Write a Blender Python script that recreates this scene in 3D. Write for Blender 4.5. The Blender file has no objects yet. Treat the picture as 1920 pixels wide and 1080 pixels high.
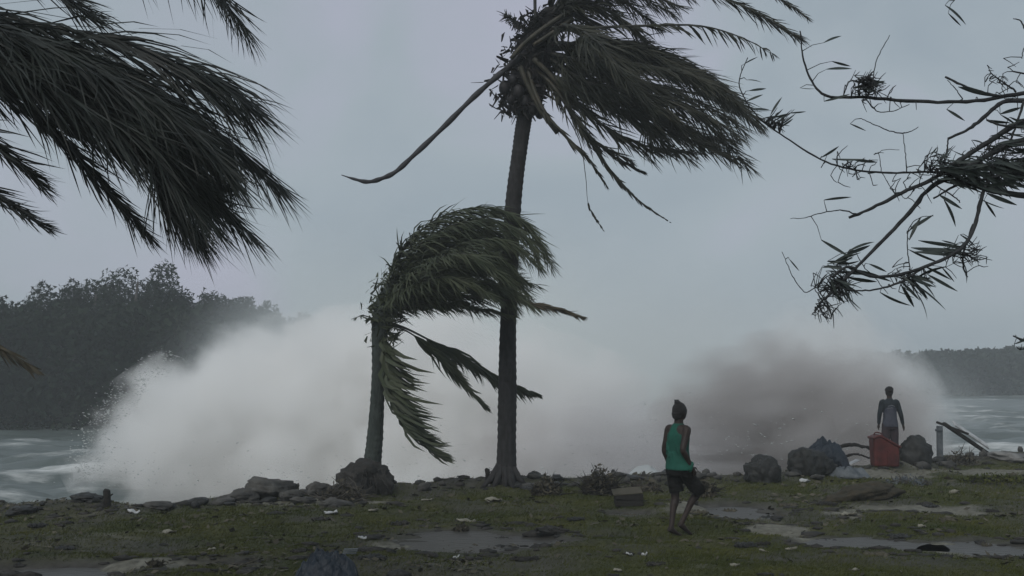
import bpy, bmesh, math, random
import numpy as np
from mathutils import Vector, Matrix, noise as mnoise

R = math.radians
rng = np.random.default_rng(7)
random.seed(7)
sc = bpy.context.scene
col = sc.collection

# ------------------------------------------------------------------ camera
F = 2059.0                                  # focal length in photograph pixels (1920 wide)
CAMZ = 2.0
PITCH = math.atan(165.0 / F)
cd = bpy.data.cameras.new('camera'); cam = bpy.data.objects.new('camera', cd); col.objects.link(cam)
cam.location = (0, 0, CAMZ); cam.rotation_euler = (R(90) + PITCH, 0, 0)
cd.sensor_width = 36; cd.lens = 36 * F / 1920; cd.clip_start = 0.1; cd.clip_end = 3000
sc.camera = cam

# ------------------------------------------------------------------ sky, sun, exposure
w = bpy.data.worlds.new('World'); sc.world = w; w.use_nodes = True
nt = w.node_tree; nt.nodes.clear()
out = nt.nodes.new('ShaderNodeOutputWorld'); bg = nt.nodes.new('ShaderNodeBackground')
sky = nt.nodes.new('ShaderNodeTexSky'); sky.sky_type = 'NISHITA'; sky.sun_disc = False
sky.sun_elevation = R(42); sky.sun_rotation = R(205); sky.dust_density = 3.0; sky.air_density = 1.0
hs = nt.nodes.new('ShaderNodeHueSaturation'); hs.inputs['Saturation'].default_value = 0.35
tc = nt.nodes.new('ShaderNodeTexCoord')
mp = nt.nodes.new('ShaderNodeMapping'); mp.inputs['Scale'].default_value = (1, 1, 1.6)
nz = nt.nodes.new('ShaderNodeTexNoise'); nz.inputs['Scale'].default_value = 3.0; nz.inputs['Detail'].default_value = 6; nz.inputs['Roughness'].default_value = 0.5; nz.inputs['Distortion'].default_value = 0.6
rp = nt.nodes.new('ShaderNodeValToRGB')
rp.color_ramp.elements[0].position = 0.30; rp.color_ramp.elements[0].color = (2.75, 3.4, 3.95, 1)
_q = rp.color_ramp.elements.new(0.5); _q.color = (3.4, 4.02, 4.5, 1)
rp.color_ramp.elements[2].position = 0.70; rp.color_ramp.elements[2].color = (4.1, 4.25, 5.3, 1)
mx = nt.nodes.new('ShaderNodeMixRGB'); mx.inputs[0].default_value = 0.85
nt.links.new(tc.outputs['Generated'], mp.inputs[0]); nt.links.new(mp.outputs[0], nz.inputs['Vector'])
nt.links.new(nz.outputs[0], rp.inputs[0]); nt.links.new(sky.outputs[0], hs.inputs['Color'])
nt.links.new(hs.outputs[0], mx.inputs[1]); nt.links.new(rp.outputs[0], mx.inputs[2])
nt.links.new(mx.outputs[0], bg.inputs[0]); nt.links.new(bg.outputs[0], out.inputs[0])
bg.inputs[1].default_value = 0.1
sd = bpy.data.lights.new('sun', 'SUN'); sun = bpy.data.objects.new('sun', sd); col.objects.link(sun)
sd.energy = 1.2; sd.angle = R(40); sd.color = (1.0, 0.96, 0.92)
_el, _az = R(42), R(205)
sun.rotation_euler = Vector((math.sin(_az) * math.cos(_el), math.cos(_az) * math.cos(_el), math.sin(_el))).to_track_quat('Z', 'Y').to_euler()
vs = sc.view_settings
vs.view_transform = 'Standard'; vs.look = 'None'; vs.gamma = 1; vs.use_curve_mapping = False; vs.exposure = 0.04
cy = sc.cycles
cy.volume_bounces = 10; cy.max_bounces = 12; cy.volume_step_rate = 0.35; cy.volume_max_steps = 128
cy.use_denoising = True

# ------------------------------------------------------------------ helpers
def at(px, py, Y):
    """point at depth Y (metres in front of the camera) seen at photograph pixel px, py"""
    dx = (px - 960) / F; dy = (540 - py) / F
    y = math.cos(PITCH) - dy * math.sin(PITCH); z = math.sin(PITCH) + dy * math.cos(PITCH)
    s = Y / y
    return Vector((dx * s, Y, CAMZ + z * s))

def gp(px, py, z=0.0):
    """point of the level z seen at px, py"""
    dx = (px - 960) / F; dy = (540 - py) / F
    y = math.cos(PITCH) - dy * math.sin(PITCH); zz = math.sin(PITCH) + dy * math.cos(PITCH)
    s = (z - CAMZ) / zz
    return Vector((dx * s, y * s, z))

def tag(o, label=None, cat=None, group=None, kind=None):
    if label: o['label'] = label
    if cat: o['category'] = cat
    if group: o['group'] = group
    if kind: o['kind'] = kind
    return o

def empty(name, loc=(0, 0, 0), rz=0.0):
    o = bpy.data.objects.new(name, None); col.objects.link(o)
    o.location = loc; o.rotation_euler = (0, 0, rz); o.empty_display_size = 0.2
    return o

def mesh_obj(name, verts, faces, m, parent=None, smooth=True, world=True):
    me = bpy.data.meshes.new(name)
    me.from_pydata([tuple(v) for v in verts], [], faces)
    me.validate(); me.update()
    if smooth: me.polygons.foreach_set('use_smooth', [True] * len(me.polygons))
    o = bpy.data.objects.new(name, me); col.objects.link(o)
    if m: me.materials.append(m)
    if parent:
        o.parent = parent
        if world:
            # geometry is given in world space; undo the parents' translation
            off = Vector((0, 0, 0)); p = parent
            while p: off += p.location; p = p.parent
            me.transform(Matrix.Translation(-off))
    return o

def fast_obj(name, V, faces_idx, sizes, m, parent=None, smooth=False, world=True):
    """V (n,3) array; faces_idx flat loop vertex indices; sizes face sizes"""
    me = bpy.data.meshes.new(name)
    me.vertices.add(len(V)); me.vertices.foreach_set('co', np.asarray(V, dtype=np.float32).ravel())
    sizes = np.asarray(sizes, dtype=np.int32)
    me.loops.add(int(sizes.sum())); me.loops.foreach_set('vertex_index', np.asarray(faces_idx, dtype=np.int32))
    me.polygons.add(len(sizes))
    st = np.zeros(len(sizes), dtype=np.int32); st[1:] = np.cumsum(sizes)[:-1]
    me.polygons.foreach_set('loop_start', st)
    if smooth: me.polygons.foreach_set('use_smooth', np.ones(len(sizes), dtype=bool))
    me.update(calc_edges=True)
    o = bpy.data.objects.new(name, me); col.objects.link(o)
    if m: me.materials.append(m)
    if parent:
        o.parent = parent
        if world:
            off = Vector((0, 0, 0)); p = parent
            while p: off += p.location; p = p.parent
            me.transform(Matrix.Translation(-off))
    return o

def catmull(pts, n):
    """n samples along a Catmull-Rom curve through pts (k, d)"""
    P = np.array(pts, dtype=float)
    P = np.vstack([2 * P[0] - P[1], P, 2 * P[-1] - P[-2]])
    k = len(P) - 3
    ts = np.linspace(0, k - 1e-9, n); i = ts.astype(int); t = (ts - i)[:, None]
    p0, p1, p2, p3 = P[i], P[i + 1], P[i + 2], P[i + 3]
    return 0.5 * (2 * p1 + (p2 - p0) * t + (2 * p0 - 5 * p1 + 4 * p2 - p3) * t ** 2 + (3 * p1 - p0 - 3 * p2 + p3) * t ** 3)

def nrm(a):
    return a / np.maximum(np.linalg.norm(a, axis=-1, keepdims=True), 1e-9)

class MB:
    """collects tubes, boxes and lofts into ONE mesh"""
    def __init__(s): s.v = []; s.f = []
    def add(s, v, f):
        b = len(s.v); s.v += [tuple(x) for x in v]; s.f += [tuple(i + b for i in q) for q in f]
    def tube(s, pts, rad, sides=6, squash=None, cap=True):
        P = np.array([tuple(p) for p in pts], dtype=float); n = len(P)
        rad = np.array(rad if hasattr(rad, '__len__') else [rad] * n, dtype=float)
        if rad.ndim == 1: rad = np.stack([rad, rad], 1)
        T = np.gradient(P, axis=0); T = nrm(T)
        ref = np.array([0, 0, 1.0]) if abs(T[0][2]) < 0.8 else np.array([1.0, 0, 0])
        u = nrm(np.cross(ref, T[0])); vs_ = []
        for i in range(n):
            u = nrm(u - T[i] * np.dot(u, T[i])); w_ = np.cross(T[i], u)
            for k in range(sides):
                a = 2 * math.pi * k / sides
                vs_.append(P[i] + u * math.cos(a) * rad[i][0] + w_ * math.sin(a) * rad[i][1])
        f = []
        for i in range(n - 1):
            for k in range(sides):
                a, b = i * sides + k, i * sides + (k + 1) % sides
                f.append((a, b, b + sides, a + sides))
        if cap:
            f.append(tuple(range(sides - 1, -1, -1))); f.append(tuple(range((n - 1) * sides, n * sides)))
        s.add(vs_, f)
    def rings(s, rings, sides=16):
        """rings: (cx, cy, cz, rx, ry) horizontal ellipses"""
        v = []; f = []
        for (cx, cy_, cz, rx, ry) in rings:
            for k in range(sides):
                a = 2 * math.pi * k / sides
                v.append((cx + rx * math.cos(a), cy_ + ry * math.sin(a), cz))
        n = len(rings)
        for i in range(n - 1):
            for k in range(sides):
                a, b = i * sides + k, i * sides + (k + 1) % sides
                f.append((a, b, b + sides, a + sides))
        f.append(tuple(range(sides - 1, -1, -1))); f.append(tuple(range((n - 1) * sides, n * sides)))
        s.add(v, f)
    def box(s, c, d, rot=None, bev=0.0):
        bm = bmesh.new(); bmesh.ops.create_cube(bm, size=1.0)
        for v in bm.verts: v.co = Vector((v.co.x * d[0], v.co.y * d[1], v.co.z * d[2]))
        if bev: bmesh.ops.bevel(bm, geom=bm.edges[:], offset=bev, segments=1, affect='EDGES')
        M = (rot.to_4x4() if rot is not None else Matrix.Identity(4)); M = Matrix.Translation(Vector(c)) @ M
        bm.transform(M); bm.verts.ensure_lookup_table()
        s.add([v.co[:] for v in bm.verts], [[v.index for v in f.verts] for f in bm.faces]); bm.free()
    def ball(s, c, r, sub=2):
        bm = bmesh.new(); bmesh.ops.create_icosphere(bm, subdivisions=sub, radius=1.0)
        r = r if hasattr(r, '__len__') else (r, r, r)
        s.add([(c[0] + v.co.x * r[0], c[1] + v.co.y * r[1], c[2] + v.co.z * r[2]) for v in bm.verts],
              [[v.index for v in f.verts] for f in bm.faces]); bm.free()
    def build(s, name, m, parent=None, smooth=True, world=True):
        return mesh_obj(name, s.v, s.f, m, parent, smooth, world)

# hashed value noise for heights
def vnoise(x, y, seed=0):
    x = np.asarray(x, dtype=float); y = np.asarray(y, dtype=float)
    xi = np.floor(x).astype(np.int64); yi = np.floor(y).astype(np.int64)
    fx = x - xi; fy = y - yi; fx = fx * fx * (3 - 2 * fx); fy = fy * fy * (3 - 2 * fy)
    def h(i, j):
        n = (i * 374761393 + j * 668265263 + seed * 974711) & 0x7fffffff
        n = ((n ^ (n >> 13)) * 1274126177) & 0x7fffffff
        return ((n ^ (n >> 16)) & 0xffff) / 65535.0
    return (h(xi, yi) * (1 - fx) + h(xi + 1, yi) * fx) * (1 - fy) + (h(xi, yi + 1) * (1 - fx) + h(xi + 1, yi + 1) * fx) * fy
def fbm(x, y, seed=0, oct=4):
    s = 0; a = 0.5
    for o in range(oct):
        s = s + a * (vnoise(x * 2 ** o, y * 2 ** o, seed + o * 17) - 0.5); a *= 0.5
    return s            # about -0.47 .. 0.47

# ------------------------------------------------------------------ materials
def mat(name, c1, c2=None, scale=5.0, rough=0.9, bump=0.0, detail=5, c3=None, spec=0.3, stretch=None, bscale=None, metal=0.0, two=False, lo=0.35, hi=0.65):
    m = bpy.data.materials.new(name); m.use_nodes = True
    n = m.node_tree.nodes; l = m.node_tree.links; b = n['Principled BSDF']
    b.inputs['Roughness'].default_value = rough; b.inputs['Specular IOR Level'].default_value = spec
    b.inputs['Metallic'].default_value = metal
    t = n.new('ShaderNodeTexCoord'); mpn = n.new('ShaderNodeMapping')
    if stretch: mpn.inputs['Scale'].default_value = stretch
    l.new(t.outputs['Object'], mpn.inputs[0])
    if c2 is None: c2 = tuple(c * 0.6 for c in c1)
    nz = n.new('ShaderNodeTexNoise'); nz.inputs['Scale'].default_value = scale; nz.inputs['Detail'].default_value = detail
    l.new(mpn.outputs[0], nz.inputs['Vector'])
    rp = n.new('ShaderNodeValToRGB'); e = rp.color_ramp.elements
    e[0].position = lo; e[0].color = (*c1, 1); e[1].position = hi; e[1].color = (*c2, 1)
    if c3:
        q = e.new((lo + hi) / 2); q.color = (*c3, 1)
    l.new(nz.outputs[0], rp.inputs[0]); l.new(rp.outputs[0], b.inputs['Base Color'])
    if bump:
        bp = n.new('ShaderNodeBump'); bp.inputs['Strength'].default_value = bump; bp.inputs['Distance'].default_value = 0.05
        n2 = n.new('ShaderNodeTexNoise'); n2.inputs['Scale'].default_value = bscale or scale * 3; n2.inputs['Detail'].default_value = 6
        l.new(mpn.outputs[0], n2.inputs['Vector']); l.new(n2.outputs[0], bp.inputs['Height']); l.new(bp.outputs[0], b.inputs['Normal'])
    return m

M = {}
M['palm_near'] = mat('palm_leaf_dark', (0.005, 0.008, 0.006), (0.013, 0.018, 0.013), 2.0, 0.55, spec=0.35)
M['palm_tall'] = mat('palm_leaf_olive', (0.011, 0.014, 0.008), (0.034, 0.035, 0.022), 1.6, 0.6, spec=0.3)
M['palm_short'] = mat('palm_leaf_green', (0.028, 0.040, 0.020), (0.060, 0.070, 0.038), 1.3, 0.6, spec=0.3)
M['palm_brown'] = mat('palm_leaf_withered', (0.07, 0.058, 0.036), (0.035, 0.036, 0.024), 1.6, 0.7)
M['rachis'] = mat('palm_midrib', (0.06, 0.053, 0.037), (0.03, 0.03, 0.022), 6, 0.6)
M['rachis_dark'] = mat('palm_midrib_dark', (0.04, 0.04, 0.032), (0.02, 0.022, 0.02), 6, 0.6)
M['stem_bare'] = mat('stripped_frond_stem', (0.05, 0.05, 0.055), (0.03, 0.03, 0.034), 4, 0.7)
M['trunk_tall'] = mat('palm_bark_dark', (0.036, 0.035, 0.036), (0.02, 0.02, 0.02), 3, 0.9, bump=0.35, stretch=(6, 6, 1.5), bscale=10)
M['trunk_short'] = mat('palm_bark_grey', (0.050, 0.062, 0.055), (0.028, 0.036, 0.032), 3, 0.9, bump=0.6, stretch=(4, 4, 1.5), bscale=9)
M['fibre'] = mat('palm_fibre', (0.028, 0.025, 0.024), (0.013, 0.013, 0.014), 9, 0.95, bump=0.5)
M['coconut'] = mat('coconut_husk', (0.022, 0.020, 0.021), (0.010, 0.010, 0.012), 5, 0.6, bump=0.2)
M['bark'] = mat('branch_bark', (0.018, 0.020, 0.022), (0.035, 0.037, 0.038), 8, 0.85, bump=0.4)
M['leaf_r'] = mat('tree_leaf_dark', (0.020, 0.028, 0.026), (0.04, 0.052, 0.046), 3, 0.55)
M['far_leaf'] = mat('far_foliage', (0.010, 0.018, 0.012), (0.024, 0.034, 0.022), 0.25, 0.95, spec=.05)
M['far_trunk'] = mat('far_bark', (0.06, 0.055, 0.05), None, 2)
M['rock'] = mat('shore_rock', (0.085, 0.083, 0.075), (0.03, 0.03, 0.029), 3.5, 0.85, bump=0.8, bscale=9)
M['rock_pale'] = mat('foamy_rock', (0.22, 0.22, 0.21), (0.09, 0.09, 0.088), 3.0, 0.85, bump=0.8, bscale=9)
M['rock_dark'] = mat('wet_rock', (0.026, 0.027, 0.025), (0.012, 0.013, 0.013), 4, 0.6, bump=0.7, bscale=9)
M['soil'] = mat('root_soil', (0.022, 0.023, 0.022), (0.045, 0.042, 0.038), 6, 0.95, bump=0.8, bscale=16)
M['skin'] = mat('skin_brown', (0.030, 0.019, 0.015), (0.018, 0.012, 0.010), 8, 0.6)
M['skin2'] = mat('skin_dark', (0.05, 0.033, 0.026), (0.035, 0.024, 0.02), 8, 0.6)
M['hair'] = mat('hair_black', (0.010, 0.009, 0.009), (0.02, 0.018, 0.018), 40, 0.6, bump=0.6, bscale=90)
M['tank'] = mat('green_cotton', (0.009, 0.10, 0.068), (0.004, 0.042, 0.031), 5, 0.85, bump=0.6, bscale=7, stretch=(1, 1, 0.4), lo=0.3, hi=0.75)
M['shorts'] = mat('black_cotton', (0.006, 0.006, 0.006), (0.012, 0.012, 0.011), 10, 0.95, bump=0.5, spec=.1)
M['rash'] = mat('navy_black_knit', (0.012, 0.018, 0.022), (0.02, 0.028, 0.034), 12, 0.8)
M['vest'] = mat('slate_vest', (0.045, 0.05, 0.07), (0.07, 0.075, 0.095), 9, 0.85, bump=0.4)
M['pants'] = mat('slate_shorts', (0.03, 0.026, 0.034), (0.05, 0.036, 0.04), 9, 0.85, bump=0.4)
M['print'] = mat('pale_print', (0.30, 0.32, 0.33), (0.14, 0.15, 0.16), 14, 0.8)
M['eye'] = mat('eye_white', (0.6, 0.6, 0.58), (0.5, 0.5, 0.48), 4, 0.3)
M['red'] = mat('red_plastic', (0.10, 0.020, 0.017), (0.045, 0.010, 0.009), 5, 0.55, bump=0.15)
M['bluetarp'] = mat('navy_tarp', (0.008, 0.013, 0.021), (0.016, 0.025, 0.036), 7, 0.45, bump=0.6, bscale=18)
M['greytarp'] = mat('grey_blue_sheet', (0.12, 0.135, 0.145), (0.06, 0.072, 0.08), 6, 0.6, bump=0.5, bscale=14)
M['drum'] = mat('dark_drum', (0.014, 0.014, 0.014), (0.008, 0.008, 0.009), 6, 0.7, bump=0.2)
M['wood'] = mat('weathered_wood', (0.10, 0.09, 0.078), (0.05, 0.046, 0.04), 3, 0.85, bump=0.5, stretch=(1, 12, 12))
M['wood_dark'] = mat('dark_wood', (0.026, 0.024, 0.02), (0.014, 0.013, 0.012), 4, 0.85, bump=0.5, stretch=(1, 10, 10))
M['white'] = mat('white_board', (0.5, 0.51, 0.51), (0.3, 0.31, 0.31), 6, 0.6)
M['pale'] = mat('pale_scrap', (0.26, 0.25, 0.20), (0.12, 0.115, 0.09), 9, 0.8)
M['litter'] = mat('dark_litter', (0.035, 0.032, 0.022), (0.10, 0.09, 0.065), 1.8, 0.9)
M['twig'] = mat('driftwood_twig', (0.10, 0.092, 0.078), (0.05, 0.046, 0.04), 6, 0.9)
M['husk'] = mat('husk_brown', (0.05, 0.04, 0.024), (0.024, 0.022, 0.014), 8, 0.95, bump=0.5)
M['foam'] = mat('sea_foam', (0.62, 0.64, 0.63), (0.42, 0.44, 0.43), 3, 0.9, bump=0.8, bscale=8)

def grass_mat():
    m = mat('grass_blades', (0.036, 0.048, 0.010), (0.074, 0.078, 0.020), 0.9, 0.9, detail=6, spec=.1)
    return m
M['grass'] = grass_mat()

def ground_mat():
    m = bpy.data.materials.new('lawn_mud_sand'); m.use_nodes = True
    n = m.node_tree.nodes; l = m.node_tree.links; b = n['Principled BSDF']
    t = n.new('ShaderNodeTexCoord')
    def nzn(scale, det=6, rough=0.6, st=None):
        z = n.new('ShaderNodeTexNoise'); z.inputs['Scale'].default_value = scale; z.inputs['Detail'].default_value = det; z.inputs['Roughness'].default_value = rough
        if st:
            q = n.new('ShaderNodeMapping'); q.inputs['Scale'].default_value = st; l.new(t.outputs['Object'], q.inputs[0]); l.new(q.outputs[0], z.inputs['Vector'])
        else: l.new(t.outputs['Object'], z.inputs['Vector'])
        return z
    def ramp(src, p0, c0, p1, c1):
        r = n.new('ShaderNodeValToRGB'); e = r.color_ramp.elements
        e[0].position = p0; e[0].color = (*c0, 1); e[1].position = p1; e[1].color = (*c1, 1); l.new(src, r.inputs[0]); return r
    a = ramp(nzn(1.1).outputs[0], 0.35, (0.032, 0.041, 0.009), 0.68, (0.068, 0.068, 0.020))
    fine = ramp(nzn(22, 5).outputs[0], 0.3, (0.45, 0.45, 0.45), 0.7, (1.35, 1.35, 1.35))
    mul = n.new('ShaderNodeMixRGB'); mul.blend_type = 'MULTIPLY'; mul.inputs[0].default_value = 1
    l.new(a.outputs[0], mul.inputs[1]); l.new(fine.outputs[0], mul.inputs[2])
    # mud/grey and sand come from attributes laid down with the relief
    mud = n.new('ShaderNodeAttribute'); mud.attribute_name = 'mud'
    snd = n.new('ShaderNodeAttribute'); snd.attribute_name = 'sand'
    mudc = ramp(nzn(5).outputs[0], 0.3, (0.032, 0.030, 0.026), 0.7, (0.08, 0.077, 0.070))
    sndc = ramp(nzn(9).outputs[0], 0.3, (0.08, 0.078, 0.060), 0.7, (0.20, 0.195, 0.16))
    m1 = n.new('ShaderNodeMixRGB'); l.new(mud.outputs['Fac'], m1.inputs[0]); l.new(mul.outputs[0], m1.inputs[1]); l.new(mudc.outputs[0], m1.inputs[2])
    m2 = n.new('ShaderNodeMixRGB'); l.new(snd.outputs['Fac'], m2.inputs[0]); l.new(m1.outputs[0], m2.inputs[1]); l.new(sndc.outputs[0], m2.inputs[2])
    l.new(m2.outputs[0], b.inputs['Base Color'])
    b.inputs['Roughness'].default_value = 0.85; b.inputs['Specular IOR Level'].default_value = 0.25
    bp = n.new('ShaderNodeBump'); bp.inputs['Strength'].default_value = 0.8; bp.inputs['Distance'].default_value = 0.04
    l.new(nzn(14, 8, 0.7).outputs[0], bp.inputs['Height']); l.new(bp.outputs[0], b.inputs['Normal'])
    return m
M['ground'] = ground_mat()

def water_mat(name, base, rough, bump, scale, foam_attr=False):
    m = bpy.data.materials.new(name); m.use_nodes = True
    n = m.node_tree.nodes; l = m.node_tree.links; b = n['Principled BSDF']
    b.inputs['Roughness'].default_value = rough; b.inputs['IOR'].default_value = 1.33
    b.inputs['Base Color'].default_value = (*base, 1)
    t = n.new('ShaderNodeTexCoord'); q = n.new('ShaderNodeMapping'); q.inputs['Scale'].default_value = (0.5, 1.3, 1)
    l.new(t.outputs['Object'], q.inputs[0])
    z = n.new('ShaderNodeTexNoise'); z.inputs['Scale'].default_value = scale; z.inputs['Detail'].default_value = 6
    l.new(q.outputs[0], z.inputs['Vector'])
    bp = n.new('ShaderNodeBump'); bp.inputs['Strength'].default_value = bump; bp.inputs['Distance'].default_value = 0.05
    l.new(z.outputs[0], bp.inputs['Height']); l.new(bp.outputs[0], b.inputs['Normal'])
    if foam_attr:
        at_ = n.new('ShaderNodeAttribute'); at_.attribute_name = 'foam'
        z2 = n.new('ShaderNodeTexNoise'); z2.inputs['Scale'].default_value = 1.1; z2.inputs['Detail'].default_value = 8; z2.inputs['Roughness'].default_value = 0.65
        l.new(q.outputs[0], z2.inputs['Vector'])
        ad = n.new('ShaderNodeMath'); ad.operation = 'ADD'; l.new(at_.outputs['Fac'], ad.inputs[0]); l.new(z2.outputs[0], ad.inputs[1])
        rp = n.new('ShaderNodeValToRGB'); rp.color_ramp.elements[0].position = 0.72; rp.color_ramp.elements[1].position = 1.0
        rp.color_ramp.elements[0].color = (0, 0, 0, 1); rp.color_ramp.elements[1].color = (1, 1, 1, 1)
        l.new(ad.outputs[0], rp.inputs[0])
        mxx = n.new('ShaderNodeMixRGB'); l.new(rp.outputs[0], mxx.inputs[0])
        mxx.inputs[1].default_value = (*base, 1); mxx.inputs[2].default_value = (0.55, 0.57, 0.56, 1)
        l.new(mxx.outputs[0], b.inputs['Base Color'])
        mr = n.new('ShaderNodeMapRange'); mr.inputs[3].default_value = rough; mr.inputs[4].default_value = 0.9
        l.new(rp.outputs[0], mr.inputs[0]); l.new(mr.outputs[0], b.inputs['Roughness'])
    return m
M['sea'] = water_mat('storm_sea', (0.085, 0.105, 0.10), 0.35, 0.5, 2.2, True)
M['puddle'] = water_mat('puddle_water', (0.05, 0.047, 0.040), 0.42, 0.5, 14)

# ------------------------------------------------------------------ relief of the ground
SHX = np.array([-60, -8.2, -7.0, -5.6, -4.7, -3.3, -1.0, 1.6, 3.3, 5.2, 7.2, 9.8, 12.8, 20, 60])
SHY = np.array([16.4, 17.2, 17.1, 17.3, 18.4, 19.3, 20.4, 21.2, 21.6, 22.2, 23.6, 25.5, 28.0, 31, 40])
PUD = []   # (cx, cy, rx, ry)
for (px, py, wpx, hpx) in [(120, 1072, 300, 36), (860, 1008, 340, 44), (420, 1060, 180, 22), (1385, 958, 150, 26), (1860, 1024, 210, 30), (1640, 1016, 230, 26), (1180, 962, 90, 12)]:
    c = gp(px, py); a = gp(px - wpx / 2, py); b1 = gp(px, py + hpx / 2); b2 = gp(px, py - hpx / 2)
    PUD.append((c.x, (b1.y + b2.y) / 2, abs(c.x - a.x), abs(b2.y - b1.y) / 2))
SAND = []
for (px, py, wpx, hpx) in [(1465, 992, 110, 20), (1720, 950, 210, 18), (1590, 966, 60, 14), (1520, 1006, 90, 10), (1300, 955, 130, 14), (1800, 1022, 160, 18), (620, 945, 260, 16), (1820, 885, 240, 14), (1680, 893, 180, 10), (300, 1062, 320, 18), (760, 1018, 160, 14), (1560, 1010, 120, 10)]:
    c = gp(px, py); a = gp(px - wpx / 2, py); b1 = gp(px, py + hpx / 2); b2 = gp(px, py - hpx / 2)
    SAND.append((c.x, (b1.y + b2.y) / 2, abs(c.x - a.x), abs(b2.y - b1.y) / 2))

def ell(x, y, E, jit=0.5, seed=3):
    d = np.zeros(np.shape(x)) + 9.0
    n1 = fbm(x * 1.2, y * 2.2, seed, 5) * 2 * jit
    for (cx, cy_, rx, ry) in E:
        q = np.sqrt(((x - cx) / rx) ** 2 + ((y - cy_) / ry) ** 2) + n1
        d = np.minimum(d, q)
    return d
def shore_d(x, y):
    """metres seaward of the shore line"""
    sy = np.interp(x, SHX, SHY) + fbm(x * 0.9, x * 0 + 3.3, 11, 4) * 1.0
    return y - sy
def H(x, y):
    x = np.asarray(x, dtype=float); y = np.asarray(y, dtype=float)
    h = fbm(x * 0.35, y * 0.35, 5, 3) * 0.16 + fbm(x * 1.6, y * 1.9, 9, 4) * 0.15 + fbm(x * 6, y * 6, 23, 3) * 0.035
    fl = np.clip(1.35 - ell(x, y, PUD, 1.1), 0, 1); fl = fl * fl * (3 - 2 * fl)
    h = h * (1 - 0.75 * fl) - 0.085 * fl
    d = shore_d(x, y)
    h = h + 0.10 * np.exp(-((d + 0.5) / 0.6) ** 2) * (0.5 + 1.2 * vnoise(x * 1.1, y * 1.1, 44))
    k = np.clip(d / 4.0, 0, 1); k = k * k * (3 - 2 * k)
    h = h - 1.7 * k - np.clip(d - 4, 0, 20) * 0.1
    return h
def Hs(x, y): return float(H(np.array([x]), np.array([y]))[0])
def on(px, py):
    """ground point under a pixel, following the relief"""
    z = 0.0
    for _ in range(5):
        p = gp(px, py, z); z = Hs(p.x, p.y)
    return Vector((p.x, p.y, Hs(p.x, p.y)))

def axis(parts):
    a = []
    for (lo, hi, st) in parts: a += list(np.arange(lo, hi, st))
    a.append(parts[-1][1]); return np.array(a)
def grid_obj(name, xs, ys, zfun, m, attrs=None):
    X, Y = np.meshgrid(xs, ys); Z = zfun(X, Y)
    V = np.stack([X.ravel(), Y.ravel(), Z.ravel()], 1); nx, ny = len(xs), len(ys)
    i = (np.arange(ny - 1)[:, None] * nx + np.arange(nx - 1)[None, :]).ravel()
    F_ = np.stack([i, i + 1, i + 1 + nx, i + nx], 1).ravel()
    o = fast_obj(name, V, F_, np.full(len(i), 4), m, smooth=True)
    for k, fn in (attrs or {}).items():
        a = o.data.attributes.new(k, 'FLOAT', 'POINT'); a.data.foreach_set('value', fn(X, Y).astype(np.float32).ravel())
    return o

def mudf(x, y):
    e = ell(x, y, PUD, 1.1); a = np.clip(1.75 - e, 0, 1)
    b = np.clip((fbm(x * 0.7, y * 0.9, 61, 4) + 0.0) * 5.0, 0, 1) * 0.75
    d = shore_d(x, y); c = np.clip((d + 1.7) / 1.2, 0, 1)
    return np.clip(np.maximum(np.maximum(a, b), c), 0, 1)
def sandf(x, y):
    e = ell(x, y, SAND, 0.9, 31); a = np.clip((1.15 - e) * 3, 0, 1)
    b = np.clip((fbm(x * 1.5, y * 2.0, 71, 5) - 0.21) * 9, 0, 1) * 0.5
    return np.clip(np.maximum(a, b), 0, 1)
xs = axis([(-70, -20, 2.5), (-20, -11, 0.3), (-11, 16, 0.07), (16, 30, 0.35), (30, 80, 2.5)])
ys = axis([(-40, 4, 2.0), (4, 10, 0.25), (10, 30, 0.07), (30, 46, 0.5)])
gnd = grid_obj('ground', xs, ys, H, M['ground'], {'mud': mudf, 'sand': sandf}); tag(gnd, kind='structure')

# puddles: level sheets that the relief cuts to their outline
for k, (cx, cy_, rx, ry) in enumerate(PUD):
    n = 40; v = [(cx, cy_, -0.05)]; f = []
    for i in range(n):
        a = 2 * math.pi * i / n; q = 1.25 + 0.1 * math.sin(3 * a + k)
        v.append((cx + rx * q * math.cos(a), cy_ + ry * q * math.sin(a), -0.05))
    for i in range(n): f.append((0, 1 + i, 1 + (i + 1) % n))
    tag(mesh_obj('puddle', v, f, M['puddle']), kind='structure')

# sea
def seaz(x, y):
    g = fbm(x * 0.10 + 2, y * 0.28, 81, 3) * 1.3 + fbm(x * 0.45, y * 1.1, 91, 4) * 0.5 + fbm(x * 2, y * 3.6, 95, 2) * 0.12
    d_ = np.clip(shore_d(x, y), 0, 60)
    cr = 0.42 * np.exp(-((x - 2.75) / .75) ** 2 - ((y - 23.6) / .35) ** 2) * (1 + 1.5 * fbm(x * 3, y * 3, 8, 4))
    return -0.95 + cr + 0.5 * np.exp(-d_ / 7.0) + g * np.clip((y - 15) / 12, 0.25, 1) * np.clip(1.4 - y / 220, 0.25, 1)
def foamf(x, y):
    d = shore_d(x, y)
    f = 0.62 * np.exp(-np.clip(d - 5, 0, 99) / 5.0) + 0.10
    g = fbm(x * 0.10 + 2, y * 0.28, 81, 3) + fbm(x * 0.45, y * 1.1, 91, 4) * 0.5
    return f + np.clip(g, -0.2, 0.4) * 0.7 + .5 * np.exp(-((x - 2.75) / .9) ** 2 - ((y - 23.6) / .5) ** 2)
xs = axis([(-360, -60, 6), (-60, -20, 0.7), (-20, 30, 0.22), (30, 70, 0.8), (70, 360, 6)])
ys = axis([(14, 40, 0.2), (40, 90, 0.4), (90, 200, 1.5), (200, 395, 6)])
sea = grid_obj('sea', xs, ys, seaz, M['sea'], {'foam': foamf}); tag(sea, kind='structure')

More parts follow.
